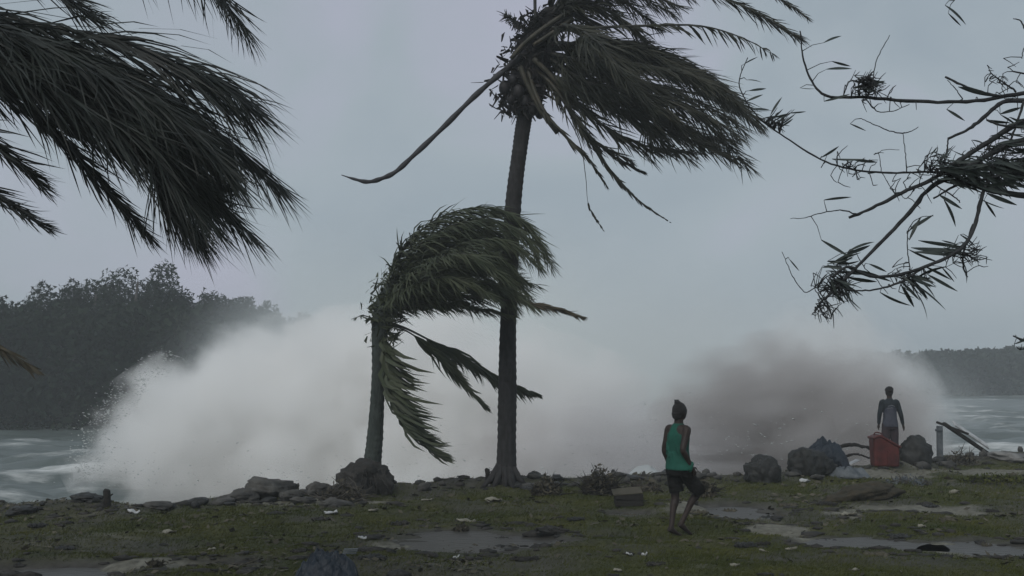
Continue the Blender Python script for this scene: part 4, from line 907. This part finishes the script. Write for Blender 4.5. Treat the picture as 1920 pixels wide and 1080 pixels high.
# broken crate / trough by the tall brush heap
t = empty('broken_crate', on(1178, 946), 0); tag(t, 'dark broken wooden crate with a slanted pale lid beside the tallest brush heap', 'crate')
p = t.location.copy(); q = p.y / F
for (dx, dy, w_, hh, lab) in [(0, -.14, 52, 20, 'front'), (0, .14, 50, 19, 'back')]:
    for k in range(2):
        mbb = MB(); mbb.box((p.x + dx, p.y + dy, p.z + (.045 + .095 * k)), (w_ * q, .018, .085), Matrix.Rotation(random.uniform(-.03, .03), 3, 'Y'), .004); mbb.build('plank', M['wood_dark'], t, False)
for sx in (-1, 1):
    mbb = MB(); mbb.box((p.x + sx * 24 * q, p.y, p.z + .09), (.02, .26, .18), Matrix.Rotation(.15 * sx, 3, 'Y'), .004); mbb.build('side', M['wood_dark'], t, False)
mbb = MB(); mbb.box((p.x - .02, p.y, p.z + .215), (54 * q, .32, .018), Matrix.Rotation(-.09, 3, 'Y') @ Matrix.Rotation(.2, 3, 'X'), .004); mbb.build('lid', M['litter'], t, False)

rock(1512, 898, 64, 52, 'dark hunched boulder half under the left end of the navy tarpaulin', 'rock_dark', group=None, rough=.35, depth=.8)
rock(1540, 896, 50, 36, 'smaller dark lump wedged under the navy tarpaulin', 'rock_dark', group=None, rough=.4, depth=.8)
def cloth(name, px, py, wpx, hpx, m, label, cat, seed, amp=.5, parent=None, yo=0.0):
    p = on(px, py); q = p.y / F; nx, ny = 34, 22; V = []; Fc = []
    for j in range(ny):
        for i in range(nx):
            u = i / (nx - 1) * 2 - 1; v = j / (ny - 1) * 2 - 1
            e = max(0, 1 - (abs(u) ** 2.6 + abs(v) ** 2.6)) ** .55
            nz_ = mnoise.noise(Vector((u * 2.2 + seed, v * 2.2, seed))) * .5 + abs(mnoise.noise(Vector((u * 5 + seed, v * 4, seed)))) * .5
            V.append((p.x + u * wpx * q / 2 * (1 + .12 * mnoise.noise(Vector((v * 3, u, seed)))), p.y + yo + v * wpx * q * .3 * (1 + .15 * mnoise.noise(Vector((u * 3, seed, v)))), p.z + .01 + hpx * q * e * (1 - amp + amp * 1.7 * nz_ + .25)))
    for j in range(ny - 1):
        for i in range(nx - 1): a = j * nx + i; Fc.append((a, a + 1, a + 1 + nx, a + nx))
    o = mesh_obj(name, V, Fc, M[m], parent); md = o.modifiers.new('t', 'SOLIDIFY'); md.thickness = .01
    if label: tag(o, label, cat)
    return o
cloth('tarpaulin', 1548, 886, 86, 42, 'bluetarp', 'dark navy tarpaulin bundle lying over the hunched boulder', 'tarpaulin', 2.2, .35)
cloth('plastic_sheet', 1590, 896, 80, 22, 'greytarp', 'crumpled grey blue plastic sheet between the tarpaulin and the red container', 'plastic sheet', 5.2, .7)
cloth('tarpaulin', 612, 1094, 118, 62, 'bluetarp', 'dark navy crumpled tarpaulin at the bottom edge of the lawn', 'tarpaulin', 8.1, .6)
mbb = MB(); p = on(655, 1054); q = p.y / F
for k in range(3): mbb.box((p.x, p.y + .06 * k, p.z + .07 + .012 * k), (26 * q, .035, .012), Matrix.Rotation(.05 * k, 3, 'Z'), .003)
tag(mbb.build('slatted_board', M['greytarp'], smooth=False), 'small pale slatted piece poking out right of the navy tarpaulin on the lawn', 'board')
# floating plank, boards
def board(px, py0, L_, W_, T_, rz, ry, m, label, lift=.02, name='board', cat='board', rx=0, group=None):
    py = py0; p = on(px, py); mbb = MB(); mbb.box((0, 0, 0), (L_, W_, T_), None, min(.006, T_ * .3)); o = mbb.build(name, M[m], smooth=False)
    o.location = p + Vector((0, 0, lift)); o.rotation_euler = (rx, ry, rz); tag(o, label, cat, group); return o
board(1822, 868, 1.05, .22, .04, .25, .55, 'white', 'white board leaning down to the right in the debris at the right', .50, rx=.6)
board(1812, 869, 1.35, .10, .07, .25, .55, 'wood_dark', 'dark beam leaning under the white board', .42, name='beam', cat='beam')
board(1788, 870, .8, .06, .05, .1, .35, 'wood_dark', 'short dark beam on top of the debris by the post', .62, name='beam', cat='beam')
board(1600, 880, .3, .2, .012, .3, -.35, 'white', 'small tilted pale card shaped sheet left of the red container', .1)
for (pts_, r_, lab) in [([(1560, 846), (1590, 834), (1620, 838), (1650, 846)], .05, 'dark driftwood log lying behind the plastic sheet towards the red container'), ([(1575, 862), (1600, 852), (1632, 858)], .035, 'thin dark driftwood branch under the driftwood log')]:
    P = catmull([tuple(at(a, b_, 23.6)) for a, b_ in pts_], 20); P += rng.normal(0, .008, P.shape); mbb = MB(); mbb.tube(P, r_ * (1 + rng.normal(0, .12, 20)) * np.linspace(1, .5, 20), 8)
    tag(mbb.build('driftwood', M['wood_dark']), lab, 'driftwood')
# scraps on the lawn
SC = [(250, 963, 22, 14, 'white', 'white scrap nearest the left shore rocks'), (317, 999, 24, 8, 'pale', 'flat pale scrap alone on the grass at the left'), (397, 1031, 14, 6, 'pale', 'small pale scrap above the lower left puddle'),
      (873, 978, 36, 9, 'pale', 'pale split husk on the grass above the middle puddle'), (680, 1017, 16, 6, 'white', 'small white scrap left of the middle puddle'), (1506, 904, 20, 8, 'white', 'bright white scrap in front of the hunched boulder'),
      (1590, 966, 32, 10, 'pale', 'pale flat scrap in the middle of the right lawn'), (1728, 989, 14, 10, 'pale', 'small pale round scrap right of the sandy patches'), (855, 1046, 12, 7, 'white', 'small white scrap below the middle puddle'),
      (1180, 1043, 14, 9, 'white', 'left one of two white scraps at the bottom centre right'), (1208, 1042, 10, 9, 'white', 'right one of two white scraps at the bottom centre right'), (1158, 1072, 16, 8, 'pale', 'pale scrap at the very bottom below the two white ones'),
      (1432, 1036, 20, 8, 'pale', 'pale leaf scrap below the dark fish shaped litter'), (1483, 1036, 22, 6, 'pale', 'flat pale strip right of the pale leaf scrap'), (1378, 1060, 18, 5, 'pale', 'pale thin strip near the bottom on the right lawn'),
      (1603, 1070, 16, 6, 'pale', 'pale strip at the very bottom of the right lawn'), (1790, 932, 18, 14, 'pale', 'pale scrap at the upper end of the sandy streak'), (925, 940, 34, 10, 'pale', 'pale bark piece on the slope below the tall trunk'),
      (700, 962, 20, 6, 'pale', 'pale strip on the slope below the soil clump'), (620, 966, 26, 12, 'white', 'whitish clod below the twig net'), (800, 946, 22, 6, 'pale', 'pale strip between the two palms on the slope')]
for (a, b_, c_, d_, m, lab) in SC:
    p = on(a, b_); q = p.y / F; nx = 7; V = []; Fc = []; sd_ = random.uniform(0, 30)
    for j in range(5):
        for i in range(nx):
            u = i / 6 * 2 - 1; v = j / 4 * 2 - 1; k = 1 + .6 * mnoise.noise(Vector((u * 2 + sd_, v * 2, 0)))
            V.append((u * c_ * q / 2 * k * (1 - .25 * v * v), v * c_ * q * .35 * k * (1 - .4 * u * u), d_ * q * (.2 + .8 * mnoise.noise(Vector((u * 1.1, v * 1.1, sd_))) + .2 * u * math.sin(sd_))))
    for j in range(4):
        for i in range(nx - 1): e = j * nx + i; Fc.append((e, e + 1, e + 1 + nx, e + nx))
    o = mesh_obj('scrap', V, Fc, M[m]); o.location = p + Vector((0, 0, .012)); o.rotation_euler = (0, 0, random.uniform(-.5, .5)); md = o.modifiers.new('t', 'SOLIDIFY'); md.thickness = .012
    tag(o, lab, 'scrap', 'pale scraps strewn on the lawn')
# dark litter clumps: husks and sticks
DK = [(1400, 1022, 50, 12, 'dark fish shaped clump of weed on the right lawn'), (1432, 1020, 26, 10, 'second dark clump just right of the fish shaped one'), (1545, 948, 60, 12, 'black flat clump on the upper right lawn by the sand'), (1480, 950, 40, 8, 'thin black clump left of the upper right one'),
      (1690, 1008, 50, 10, 'dark clump at the left end of the long right puddle'), (1850, 1022, 22, 14, 'dark knob at the near end of the right edge puddle'), (1555, 1014, 70, 10, 'long dark clump left of the right puddles'), (1640, 1040, 60, 8, 'dark thin mat on the bottom right lawn'),
      (1745, 950, 30, 8, 'dark clump lying on the sandy streak'), (1370, 962, 36, 12, 'dark round clump in the puddle right of the walking person'), (1440, 966, 44, 10, 'dark clump on the sand beside that puddle'), (1305, 962, 50, 9, 'dark clump at the walking person\'s heels'),
      (750, 986, 36, 12, 'dark clump on the left bank of the middle puddle'), (940, 1006, 34, 10, 'dark clump in the right part of the middle puddle'), (700, 1048, 60, 12, 'dark mat right of the bottom navy tarpaulin'), (850, 1054, 40, 10, 'dark clump on the bottom lawn under the middle puddle'),
      (490, 1056, 90, 10, 'long dark mat left of the bottom navy tarpaulin'), (560, 1034, 30, 6, 'small dark clump above the bottom navy tarpaulin'), (70, 985, 40, 10, 'dark clump on the left lawn near the edge'), (120, 1030, 50, 8, 'dark streak above the lower left puddle'),
      (260, 975, 30, 8, 'dark clump under the white scrap at the left'), (600, 975, 40, 8, 'dark clump on the slope below the rock row'), (1080, 975, 40, 8, 'dark clump above the clod of earth by the puddle'), (985, 1050, 60, 10, 'broad dark mat at the bottom centre'),
      (1180, 968, 30, 7, 'dark clump left of the walking person'), (1230, 1060, 40, 7, 'dark clump at the bottom under the walking person'), (1780, 975, 36, 7, 'dark clump on the far right lawn'), (1860, 960, 30, 6, 'dark clump near the right edge')]
for (a, b_, c_, d_, lab) in DK:
    p = on(a, b_); q = p.y / F; mbb = MB(); W_ = c_ * q / 2; hh = d_ * q
    mbb.ball((0, 0, hh * .1), (W_ * .85, W_ * .5, hh * .35), 2)
    for k in range(16):
        u = random.uniform(-.8, .8); mbb.ball((u * W_, random.uniform(-.5, .5) * W_, hh * .3 * (1 - u * u)), (W_ * random.uniform(.1, .28), W_ * random.uniform(.1, .25), hh * random.uniform(.25, .55)), 1)
    for k in range(14):
        u = random.uniform(-.9, .9); c0 = Vector((u * W_, random.uniform(-.5, .5) * W_, hh * .35)); d = Vector((random.uniform(-1, 1.3), random.uniform(-.7, .7), random.uniform(-.2, .5))) * W_ * .35
        mbb.tube([c0, c0 + d * .5, c0 + d + Vector((0, 0, -hh * .3))], [.009, .008, .003], 4)
    o = mbb.build('weed_clump', M[random.choice(['rock_dark', 'wood_dark', 'soil', 'litter'])]); o.location = p; tag(o, lab, 'weed clump', 'dark clumps of washed up weed')

# surf tongues: broken foam lumps along the water edge
n = 2600; V = []; Fc = []; mbb = MB()
for k in range(3200):
    px = random.uniform(-60, 1980); xx = (px - 960) / F * 21 * np.interp(px, [0, 1920], [.9, 1.4]); sy = float(np.interp(xx, SHX, SHY)); y_ = sy + random.uniform(1.6, 9.0)
    r_ = random.uniform(.015, .07); z_ = max(float(seaz(np.array([xx]), np.array([y_]))[0]), Hs(xx, y_))
    mbb.ball((xx, y_, z_ + r_ * .15), (r_ * random.uniform(1, 3.0), r_, r_ * random.uniform(.4, 1.1)), 1)
o = mbb.build('surf_foam', M['foam']); tag(o, 'lumps of white surf foam along the edge of the land', kind='stuff')

V = []; Fc = []; n = 0
for k in range(2200):
    u = random.random(); e = random.gauss(-.03, .03)
    if u < .5: a = random.uniform(2.35, 3.14); px, py = 735 + 595 * (1 + e) * math.cos(a), 905 - 350 * (1 + e) * math.sin(a)
    elif u < .8: px, py = random.uniform(150, 1250), 915 - abs(random.gauss(0, 40))
    else: px, py = random.uniform(1150, 1760), 880 - abs(random.gauss(0, 60))
    c0 = at(px, py, random.uniform(24, 27)); r_ = random.uniform(.004, .014) * random.random() + .003; d = Vector((r_ * random.uniform(1, 4), 0, r_ * random.uniform(-1.5, 1)))
    V += [c0 - d, c0 + Vector((0, -r_, r_)), c0 + d, c0 + Vector((0, -r_, -r_)), c0 + Vector((0, r_, 0))]; Fc += [(n, n + 1, n + 4), (n + 1, n + 2, n + 4), (n + 2, n + 3, n + 4), (n + 3, n, n + 4), (n, n + 3, n + 2, n + 1)]; n += 5
tag(mesh_obj('water_droplets', V, Fc, M['foam']), 'flying drops and flecks of white water torn off the spray', kind='stuff')

# ------------------------------------------------------------------ red container
t = empty('plastic_container', on(1660, 884)); tag(t, 'faded red plastic container with a slanted top, left of the person in slate vest', 'container')
p = t.location.copy(); q = p.y / F; CONT = p.copy()
def prism(poly, y0, y1, name, m, parent):
    n = len(poly); v = [(x_, y0, z_) for x_, z_ in poly] + [(x_, y1, z_) for x_, z_ in poly]
    f = [tuple(range(n)), tuple(range(2 * n - 1, n - 1, -1))] + [(i, i + n, (i + 1) % n + n, (i + 1) % n) for i in range(n)]
    o = mesh_obj(name, v, f, m, parent, smooth=False); md = o.modifiers.new('b', 'BEVEL'); md.width = .045; md.segments = 3; return o
X0, X1 = p.x - 24 * q, p.x + 22 * q; Z0 = p.z - .02
prism([(X0, Z0), (X1, Z0), (X1 + .01, Z0 + 36 * q), (X0 + .12, Z0 + 57 * q), (X0 - .02, Z0 + 52 * q)], p.y - .18, p.y + .16, 'body', M['red'], t)
prism([(X0 - .03, Z0 + 50 * q), (X0 + .12, Z0 + 55 * q), (X1 + .03, Z0 + 34 * q), (X1 + .04, Z0 + 38 * q), (X0 + .13, Z0 + 60 * q), (X0 - .04, Z0 + 55 * q)], p.y - .20, p.y + .18, 'rim', M['red'], t)
for k in range(3): mbb = MB(); mbb.box((p.x - .17 + .17 * k, p.y - .184, Z0 + .20), (.028, .014, .30), None, .004); mbb.build('rib', M['red'], t, False)
mbb = MB(); mbb.tube(catmull([(X0 + .06, p.y, Z0 + .60), (X0 + .07, p.y, Z0 + .70), (X0 + .2, p.y, Z0 + .69), (X0 + .26, p.y, Z0 + .58)], 12), .014, 7); mbb.build('handle', M['red'], t)

# ------------------------------------------------------------------ people
def bake(o):
    dg = bpy.context.evaluated_depsgraph_get(); me = bpy.data.meshes.new_from_object(o.evaluated_get(dg)); o.modifiers.clear(); old = o.data; o.data = me; me.name = o.name
    me.polygons.foreach_set('use_smooth', [True] * len(me.polygons)); bpy.data.meshes.remove(old)
def fused(name, mbb, m, parent, vox=.007, sm=6):
    o = mbb.build(name, m, parent, world=False); r_ = o.modifiers.new('r', 'REMESH'); r_.mode = 'VOXEL'; r_.voxel_size = vox; r_.use_smooth_shade = True
    s_ = o.modifiers.new('s', 'SMOOTH'); s_.iterations = sm; s_.factor = .5; bpy.context.view_layer.update(); bake(o); return o
TORSO = [(.78, .10, .08), (.82, .150, .105), (.88, .168, .118), (.95, .155, .105), (1.04, .128, .092), (1.13, .135, .098), (1.22, .155, .108), (1.30, .168, .102), (1.36, .160, .088), (1.395, .105, .072), (1.42, .062, .060), (1.50, .054, .056)]
def lean(z, J): return (J.get('lx', 0) * (z - .85), J.get('ly', 0) * (z - .85))
def body(J, parent, skin):
    b = MB(); b.rings([(lean(z, J)[0], lean(z, J)[1] + .0, z, rx, ry) for z, rx, ry in TORSO], 24)
    hx, hy = lean(1.56, J); hx += J.get('hx', 0)
    b.ball((hx, hy + .015, 1.575), (.074, .094, .108), 3)                     # skull
    b.tube([(hx, hy + .035, 1.535), (hx, hy + .05, 1.50), (hx, hy + .055, 1.475)], [.06, .05, .032], 12)   # jaw
    b.tube([(hx, hy + .105, 1.575), (hx, hy + .122, 1.55), (hx, hy + .108, 1.54)], [.010, .016, .012], 8)  # nose
    b.tube([(hx - .024, hy + .095, 1.514), (hx, hy + .104, 1.515), (hx + .024, hy + .095, 1.514)], [.006, .009, .006], 6)  # lips
    for s in (-1, 1):
        b.ball((hx + s * .076, hy + .01, 1.555), (.010, .018, .030), 2)         # ears
        b.tube([(hx + s * .045, hy + .092, 1.592), (hx + s * .02, hy + .102, 1.594)], [.008, .008], 6)
    for s, k in ((-1, 'L'), (1, 'R')):
        sh, el, wr = [Vector(v) for v in J['arm' + k]]
        b.tube(catmull([tuple(sh + Vector((-s * .05, 0, .01))), tuple(sh), tuple(sh.lerp(el, .5)), tuple(el), tuple(el.lerp(wr, .35)), tuple(wr)], 18), np.interp(np.linspace(0, 1, 18), [0, .2, .45, .6, .75, 1], [.05, .056, .045, .038, .039, .026]), 12)
        d = (wr - el).normalized(); sd_ = Vector((0, 1, 0)); sd_ = (sd_ - d * d.dot(sd_)).normalized(); nn = d.cross(sd_)
        pe = wr + d * .085; b.tube([wr, wr + d * .03, wr + d * .06, pe], [(.026, .02), (.036, .016), (.040, .015), (.038, .012)] if abs(nn.z) > 9 else [.024, .028, .030, .026], 10)
        for f_, ln_ in zip((-1.5, -.5, .5, 1.5), (.060, .072, .076, .064)):
            r0 = pe - d * .01 + sd_ * f_ * .0175; m1 = r0 + d * ln_ * .5; e_ = m1 + (d * .8 - nn * s * .6).normalized() * ln_ * .5; b.tube([r0, m1, e_], [.0095, .009, .0075], 7)
        r0 = wr + d * .03 + sd_ * .026; b.tube([r0, r0 + (d * .6 + sd_ * .8).normalized() * .035, r0 + (d * .9 + sd_ * .5).normalized() * .07], [.013, .011, .009], 7)
        hp, kn, an = [Vector(v) for v in J['leg' + k]]
        b.tube(catmull([tuple(hp + Vector((0, 0, .03))), tuple(hp), tuple(hp.lerp(kn, .5)), tuple(kn), tuple(kn.lerp(an, .35) + Vector((0, -.012, 0))), tuple(an)], 22), np.interp(np.linspace(0, 1, 22), [0, .2, .4, .6, .72, .9, 1], [.085, .088, .072, .052, .054, .036, .034]), 14)
        fd = Vector(J['foot' + k]).normalized()
        b.tube([an - fd * .05 + Vector((0, 0, -.035)), an + Vector((0, 0, -.03)), an + fd * .08 + Vector((0, 0, -.052)), an + fd * .16 + Vector((0, 0, -.062))], [(.034, .032), (.038, .040), (.042, .026), (.040, .017)], 10)
        for q_ in range(5):
            o_ = Vector((fd.y, -fd.x, 0)) * (q_ - 2) * .016; b.tube([an + fd * .15 + o_ + Vector((0, 0, -.064)), an + fd * (.19 - .005 * abs(q_ - 1.5)) + o_ + Vector((0, 0, -.066))], [.011, .008], 6)
    o = fused('body', b, skin, parent, .0075, 5)
    for s in (-1, 1):
        e = MB(); e.ball((hx + s * .031, hy + .093, 1.572), .011, 2); ey = e.build('eye', M['eye'], parent, world=False)
        e = MB(); e.ball((hx + s * .031, hy + .1015, 1.572), .0055, 2); e.build('iris', M['hair'], ey, world=False)
    return hx, hy
def person(px, py, rz, label, J, skin, scale=1.0):
    t = empty('person', on(px, py), rz); t.scale = (scale,) * 3; tag(t, label, 'person'); return t, body(J, t, skin)

# the walker in the green vest top
J1 = dict(lx=.02, ly=.03, hx=.01, armL=[(-.160, .01, 1.345), (-.205, -.03, 1.08), (-.195, .06, .84)], armR=[(.165, .01, 1.345), (.20, -.10, 1.10), (.20, .05, .88)],
          legL=[(-.085, 0, .86), (-.05, .00, .47), (.0, -.12, .12)], legR=[(.08, 0, .86), (.05, .29, .54), (.0, .06, .16)], footL=(.05, 1, -.35), footR=(.1, 1, -.6))
t, (hx, hy) = person(1272, 1003, R(-54), 'person in a green sleeveless top and black shorts walking barefoot away over the lawn', J1, M['skin'], 1.0)
b = MB(); z0 = .865
b.rings([(lean(z, J1)[0] + dx, lean(z, J1)[1], z, rx, ry) for z, dx, rx, ry in [(.84, .03, .195, .150), (.865, .025, .197, .150), (.92, .012, .186, .136), (1.0, .008, .166, .124), (1.08, .004, .155, .116), (1.16, .002, .156, .118), (1.23, 0, .166, .124), (1.28, 0, .160, .122), (1.32, -.004, .120, .112), (1.37, -.006, .098, .096), (1.41, -.004, .080, .076), (1.425, -.004, .070, .066)]], 28)
for k in range(22):      # wind folds
    a = random.uniform(2.6, 6.6); z = random.uniform(.88, 1.2); b.tube([(.15 * math.cos(a), .115 * math.sin(a), z), (.15 * math.cos(a + .25), .118 * math.sin(a + .25), z - .12)], [.010, .018], 6)
b.tube([(.17, .02, .90), (.215, .03, .88), (.24, .03, .87)], [(.03, .07), (.02, .08), (.008, .06)], 10)
fused('tank_top', b, M['tank'], t, .008, 4)
b = MB(); b.rings([(0.005, 0, z, rx, ry) for z, rx, ry in [(.76, .15, .12), (.80, .178, .135), (.86, .182, .132), (.90, .172, .12)]], 24)
for k in ('L', 'R'):
    hp, kn, an = [Vector(v) for v in J1['leg' + k]]; e_ = hp.lerp(kn, .80)
    b.tube([hp + Vector((0, 0, .02)), hp.lerp(kn, .4) + Vector((.01, 0, 0)), e_ + Vector((.03, .01, .0))], [.092, .092, .096], 16)
hp, kn, an = [Vector(v) for v in J1['legR']]; b.tube([hp.lerp(kn, .35), hp.lerp(kn, .7) + Vector((.09, 0, -.04)), hp.lerp(kn, .9) + Vector((.13, -.02, -.05))], [(.07, .09), (.05, .09), (.015, .07)], 10)
fused('shorts', b, M['shorts'], t, .009, 4)
b = MB(); b.ball((hx, hy - .002, 1.592), (.086, .102, .108), 3); b.tube([(hx, hy - .05, 1.56), (hx, hy - .045, 1.50), (hx, hy - .04, 1.475)], [.07, .058, .03], 12); b.ball((hx - .005, hy - .03, 1.692), (.045, .042, .026), 2)
for k in range(10): b.tube([(hx - .01, hy - .03, 1.70), (hx - .03 - .02 * random.random(), hy - .03, 1.715), (hx - .05 + .06 * random.random(), hy - .03 + random.uniform(-.03, .03), 1.715 + .015 * random.random())], [.016, .011, .006], 5)
fused('hair', b, M['hair'], t, .006, 2)

# the person standing by the water
J2 = dict(lx=0, ly=-.01, armL=[(-.165, .0, 1.35), (-.235, -.01, 1.08), (-.24, .05, .85)], armR=[(.165, 0, 1.35), (.25, -.01, 1.07), (.31, .04, .84)],
          legL=[(-.085, 0, .86), (-.10, .02, .47), (-.10, -.02, .07)], legR=[(.085, 0, .86), (.10, .02, .47), (.11, -.02, .07)], footL=(-.2, 1, 0), footR=(.2, 1, 0))
t, (hx, hy) = person(1671, 880, 0.0, 'person in dark long sleeves and slate vest by the red container, facing the sea', J2, M['skin2'], 1.0)
_g = at(1671, 878, CONT.y + .85); t.location = (_g.x, _g.y, Hs(_g.x, _g.y)); t.scale = (.96,) * 3; print('P2', _g, Hs(_g.x, _g.y), CONT)
b = MB(); b.rings([(0, lean(z, J2)[1], z, rx, ry) for z, rx, ry in [(.84, .17, .13), (.92, .165, .12), (1.04, .146, .11), (1.14, .15, .114), (1.24, .168, .122), (1.32, .176, .114), (1.375, .15, .098), (1.41, .09, .08), (1.44, .066, .066)]], 24)
for k in ('L', 'R'):
    sh, el, wr = [Vector(v) for v in J2['arm' + k]]; sgn = -1 if k == 'L' else 1
    b.tube(catmull([tuple(sh + Vector((-sgn * .05, 0, .01))), tuple(sh), tuple(sh.lerp(el, .5)), tuple(el), tuple(el.lerp(wr, .5)), tuple(el.lerp(wr, .94))], 16), np.interp(np.linspace(0, 1, 16), [0, .2, .5, 1], [.06, .068, .056, .036]), 12)
fused('long_sleeved_top', b, M['rash'], t, .009, 4)
b = MB(); b.rings([(0, -.012, z, rx, ry) for z, rx, ry in [(.80, .172, .135), (.88, .176, .138), (1.0, .155, .128), (1.12, .150, .126), (1.22, .146, .128), (1.29, .125, .115), (1.33, .07, .09)]], 24)
fused('vest', b, M['vest'], t, .009, 3)
for (z, w_, h_, rz_) in [(1.285, .13, .035, 0), (1.235, .05, .02, .2), (1.23, -.04, .018, -.2)]:
    b = MB(); b.tube([(-abs(w_) * .6 if w_ > 0 else -.09, -.128, z - .02), (0 if w_ > 0 else -.06, -.143, z), (abs(w_) * .6 if w_ > 0 else -.03, -.128, z - .02)], [(h_ * .35, .006)] * 3, 6); b.build('print', M['print'], t, world=False)
b = MB(); b.rings([(0, 0, z, rx, ry) for z, rx, ry in [(.74, .16, .12), (.80, .182, .138), (.86, .18, .132), (.90, .165, .12)]], 24)
for k in ('L', 'R'):
    hp, kn, an = [Vector(v) for v in J2['leg' + k]]; b.tube([hp, hp.lerp(kn, .5), kn, kn.lerp(an, .45)], [.10, .10, .088, .082], 16)
fused('trousers', b, M['pants'], t, .010, 4)
b = MB(); b.ball((hx, hy - .004, 1.60), (.088, .100, .100), 3); b.tube([(hx, hy - .045, 1.56), (hx, hy - .04, 1.505)], [.066, .05], 12)
for k in range(60):
    d = Vector((random.gauss(0, 1), random.gauss(-.3, 1), abs(random.gauss(.4, .8)))).normalized(); b.ball(Vector((hx, hy - .005, 1.605)) + Vector((d.x * .088, d.y * .098, d.z * .10)), random.uniform(.014, .026), 1)
fused('hair', b, M['hair'], t, .006, 1)
